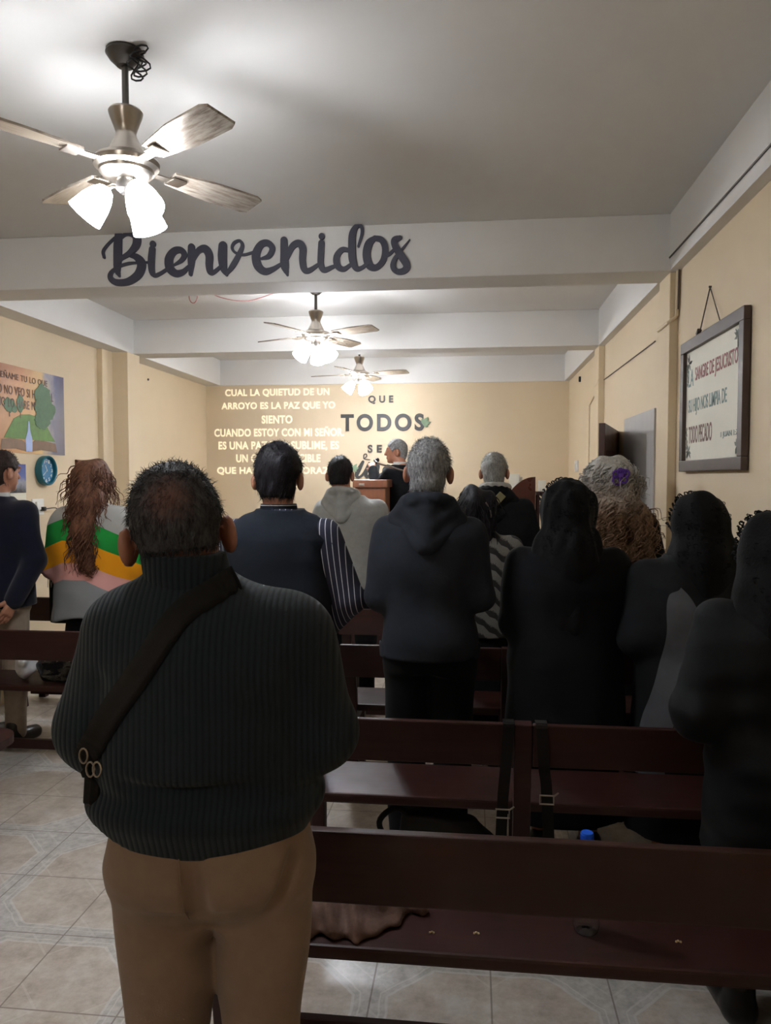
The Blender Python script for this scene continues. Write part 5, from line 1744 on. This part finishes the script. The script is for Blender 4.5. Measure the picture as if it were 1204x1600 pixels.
r = thing('cabinet', 'red-brown wooden cabinet with a curved side on the platform, pale papers on it', 'cabinet', (0.42, 6.7, 0.30))
poly = [(-0.115, 0.0), (0.115, 0.0), (0.115, 1.275)] + [(0.115 - 0.23 * u, 1.275 - 0.15 * u ** 2.2) for u in np.linspace(0.15, 1, 9)]
G().prism(poly, 0.0, 0.03, lambda x, z, d: (x, d, z)).done('curved_panel', M['redwood'], r)
G().box((-0.11, 0.03, 0.0), (0.11, 0.36, 0.95), 0.005).done('cabinet_body', M['redwood'], r)
tag(G().box((0.315, 6.80, 1.2505), (0.405, 6.812, 1.60), 0.002).box((0.345, 6.82, 1.2505), (0.435, 6.832, 1.575), 0.002).done('paper_sheet', M['paper']), 'pale paper sheets standing on the red-brown cabinet, next to the silver hair', 'papers')
r = thing('side_table', 'small dark stand right of the red-brown cabinet with a pale box on top', 'table', (0.61, 6.72, 0.30))
G().box((-0.07, -0.1, 1.12), (0.07, 0.1, 1.15), 0.004).done('table_top', M['bench'], r)
for a in (-1, 1):
    for b in (-1, 1):
        G().box((a * 0.055 - 0.01, b * 0.085 - 0.01, 0), (a * 0.055 + 0.01, b * 0.085 + 0.01, 1.12)).done('leg', M['bench'], r)
tag(G().box((0.56, 6.66, 1.4515), (0.62, 6.76, 1.545), 0.006).done('small_box', M['paper']), 'small pale box standing on the dark stand by the cabinet', 'box')
# ---------------------------------------------------------------- things on and under the benches
r = thing('water_bottle', 'clear plastic water bottle with blue cap standing on the nearest bench', 'bottle', (0.288, 1.925, 0.4352))
t = NT('clear_plastic')
t.b.inputs['Transmission Weight'].default_value = 1.0
t.b.inputs['Roughness'].default_value = 0.03
t.b.inputs['IOR'].default_value = 1.35
t.color((0.96, 0.98, 1.0))
M['clear'] = t.m
prof = [(0.001, 0.006), (0.015, 0.004), (0.026, 0.0), (0.031, 0.006), (0.033, 0.02), (0.031, 0.05), (0.033, 0.07), (0.030, 0.10), (0.033, 0.125), (0.033, 0.165), (0.026, 0.20), (0.014, 0.222), (0.0125, 0.235)]
inner = [(max(a - 0.001, 0.0005), b + 0.001) for a, b in reversed(prof)]
G().lathe(prof + inner, 36, None, True).done('bottle_body', M['clear'], r, smooth=True, angle=60)
M['bluecap'] = mat('blue_plastic_cap', (22, 84, 196), 0.35, vary=0.05)
g = G().lathe([(0.0, 0.252), (0.0145, 0.252), (0.0158, 0.248), (0.0158, 0.230), (0.0, 0.230)], 28)
for k in range(28):
    q = 2 * PI * k / 28
    g.box((0.0155, -0.0008, 0.231), (0.0166, 0.0008, 0.247), 0, Matrix.Rotation(q, 4, 'Z'))
g.done('bottle_cap', M['bluecap'], r, smooth=True)

# brown jacket dropped on the seat, one corner over the edge
f = Fld((-0.60, 1.76, 0.36), (-0.06, 2.12, 0.54), 0.005)
f.ell((-0.34, 1.91, 0.445), (0.17, 0.10, 0.034), 0)
f.cap((-0.30, 1.89, 0.445), (-0.275, 1.80, 0.440), 0.035, 0.010, 0.04)
f.cap((-0.28, 1.93, 0.450), (-0.135, 1.955, 0.445), 0.034, 0.012, 0.04)
f.cap((-0.40, 1.87, 0.445), (-0.46, 1.81, 0.442), 0.036, 0.016, 0.04)
f.cap((-0.42, 1.95, 0.455), (-0.24, 1.97, 0.46), 0.022, 0.016, 0.02)
f.cap((-0.38, 1.88, 0.462), (-0.27, 1.93, 0.468), 0.014, 0.010, 0.02)
f.cap((-0.24, 1.90, 0.460), (-0.28, 1.84, 0.455), 0.012, 0.008, 0.02)
f.wrinkle(0.013, (60, 50, 20), 7)
z = f.ax[2][None, None, :]
f.F = np.maximum(f.F, 0.4356 - z).astype(np.float32)
o = f.mesh('folded_jacket', mat('brown_corduroy', (96, 74, 66), 0.85, vary=0.4, vscale=24, bump=0.6, bscale=60, spec=0.2), None)
tag(o, 'brown jacket crumpled on the seat of the nearest bench', 'jacket')

crumb = mat('pale_crumb', (190, 170, 130), 0.7)
spots = [(-0.10, 1.87), (-0.095, 1.865), (0.01, 1.88), (0.038, 1.86), (0.50, 1.90)]
for i, (a, b) in enumerate(spots):
    if i in (1, 3):
        continue
    g = G()
    for k in range(3):
        g.lathe([(0.0, 0.0), (0.003, 0.001), (0.0025, 0.004), (0.0, 0.005)], 7, Matrix.Translation((a + 0.005 * k, b + 0.003 * (k % 2), 0.4351)))
    tag(g.done('paper_scrap', crumb), ('tiny pale scrap on the bench seat beside the brown jacket', '', 'tiny pale scrap on the bench seat midway to the bottle', '', 'tiny pale scrap on the bench seat beyond the bottle')[i], 'scrap')

# straps hanging over the second bench, a dark bag under it
def hang_strap(x, dx, label, bz):
    r = thing('bag_strap', label, 'strap', (x, 2.46, 0))
    g = G()
    pts = [(0.0, 0.062, 0.70), (0.0, 0.05, 0.775), (0.0, 0.012, 0.786), (0.0, -0.010, 0.775), (dx * 0.35, 0.010, 0.64), (dx * 0.7, 0.035, bz + 0.03), (dx, 0.02, 0.36)]
    S_ = spline(pts, 6)
    for a, b in zip(S_, S_[1:]):
        m = [Vector(a) + Vector((-0.018, 0, 0)), Vector(a) + Vector((0.018, 0, 0)), Vector(b) + Vector((0.018, 0, 0)), Vector(b) + Vector((-0.018, 0, 0))]
        t_ = (Vector(b) - Vector(a)).normalized()
        n_ = Vector((1, 0, 0)).cross(t_).normalized() * 0.0015
        vs = [g.bm.verts.new(q + n_) for q in m] + [g.bm.verts.new(q - n_) for q in m]
        for fc in ((0, 1, 2, 3), (7, 6, 5, 4), (0, 4, 5, 1), (1, 5, 6, 2), (2, 6, 7, 3), (3, 7, 4, 0)):
            g.bm.faces.new([vs[i] for i in fc])
    g.done('webbing', M['bagstrap'], r)
    yb = 0.03
    g = G().tube([(dx * 0.7 - 0.022, yb - 0.006, bz - 0.014), (dx * 0.7 + 0.022, yb - 0.006, bz - 0.014), (dx * 0.7 + 0.022, yb - 0.006, bz + 0.014), (dx * 0.7 - 0.022, yb - 0.006, bz + 0.014)], 0.003, 6, closed=True)
    g.tube([(dx * 0.7 + 0.02, yb - 0.008, bz + 0.012), (dx * 0.7 + 0.036, yb - 0.01, bz + 0.026)], 0.003, 6)
    g.done('buckle', M['nickel'], r, smooth=True)
    return r


hang_strap(0.118, -0.022, 'black webbing strap with buckle hanging left of the bench post', 0.478)
hang_strap(0.222, 0.030, 'black webbing strap with buckle hanging right of the bench post', 0.530)
r = thing('backpack', 'black bag with a handle on the floor under the second bench', 'bag', (-0.10, 2.77, 0))
f = Fld((-0.26, -0.16, 0.0), (0.26, 0.16, 0.42), 0.01)
f.stack([(0.004, 0.17, 0.09, 0, 0), (0.05, 0.19, 0.10, 0, 0), (0.25, 0.18, 0.09, 0, 0), (0.35, 0.14, 0.06, 0, 0)], 0, 3.0)
f.wrinkle(0.008, (14, 14, 14), 4)
f.F = np.maximum(f.F, 0.002 - f.ax[2][None, None, :]).astype(np.float32)
f.mesh('bag_body', M['bagstrap'], r)
G().tube([tuple(q) for q in spline([(-0.19, -0.03, 0.22), (-0.23, -0.05, 0.32), (-0.17, -0.05, 0.375), (-0.10, -0.03, 0.33)], 6)], 0.011, 8).done('handle', M['bagstrap'], r, smooth=True)

# shiny black handbag on the bench across the aisle
M['patent'] = mat('black_patent_leather', (16, 16, 18), 0.16, vary=0.15, vscale=20, bump=0.35, bscale=22, bdist=0.01)
r = thing('handbag', 'shiny black handbag lying on the bench across the aisle', 'handbag', (-2.20, 3.99, 0.461))
f = Fld((-0.19, -0.13, 0), (0.19, 0.13, 0.20), 0.006)
f.stack([(0.003, 0.15, 0.085, 0, 0), (0.04, 0.165, 0.095, 0, 0), (0.10, 0.155, 0.085, 0, 0), (0.15, 0.13, 0.05, 0, 0)], 0, 2.8)
f.wrinkle(0.012, (30, 30, 30), 9)
f.F = np.maximum(f.F, 0.002 - f.ax[2][None, None, :]).astype(np.float32)
f.mesh('handbag_body', M['patent'], r)
g = G()
for y0 in (-0.03, 0.03):
    g.tube([tuple(q) for q in spline([(-0.10, y0, 0.12), (-0.08, y0 * 1.4, 0.165), (0.0, y0 * 1.6, 0.178), (0.08, y0 * 1.4, 0.165), (0.10, y0, 0.12)], 6)], 0.007, 8)
g.done('handle', M['patent'], r, smooth=True)
g = G()
for a in (-0.10, -0.03, 0.04, 0.10):
    g.tube([(a + 0.008 * math.cos(q), -0.085, 0.125 + 0.011 * math.sin(q)) for q in np.linspace(0, 2 * PI, 12)[:-1]], 0.002, 5, closed=True)
g.done('metal_ring', M['nickel'], r, smooth=True)
f = Fld((-2.50, 3.84, 0.455), (-2.33, 4.05, 0.66), 0.006)
f.ell((-2.435, 3.95, 0.54), (0.05, 0.06, 0.08), 0)
f.wrinkle(0.012, (40, 40, 40), 19)
f.F = np.maximum(f.F, 0.4605 - f.ax[2][None, None, :]).astype(np.float32)
tag(f.mesh('plastic_bag', mat('white_thin_plastic', (206, 206, 208), 0.3, vary=0.2), None), 'crumpled white plastic bag next to the shiny handbag', 'bag')
# dark shawl with a pale fringe over the bench behind the woman with banded sweater
r = thing('shawl', 'dark shawl with pale fringe draped by the wall left of the banded sweater', 'shawl', (-2.62, 4.703, 0))
G().box((-0.11, -0.02, 0.62), (0.11, 0.045, 1.02), 0.03).done('shawl_cloth', M['blackwool'], r, smooth=True)
g = G()
rr = random.Random(9)
for k in range(22):
    a = -0.1 + 0.2 * k / 21
    g.tube([(a, -0.024, 1.0), (a + rr.uniform(-.01, .01), -0.030, 0.93), (a + rr.uniform(-.015, .015), -0.028, 0.86)], 0.0022, 4)
g.done('fringe', M['lining'], r)
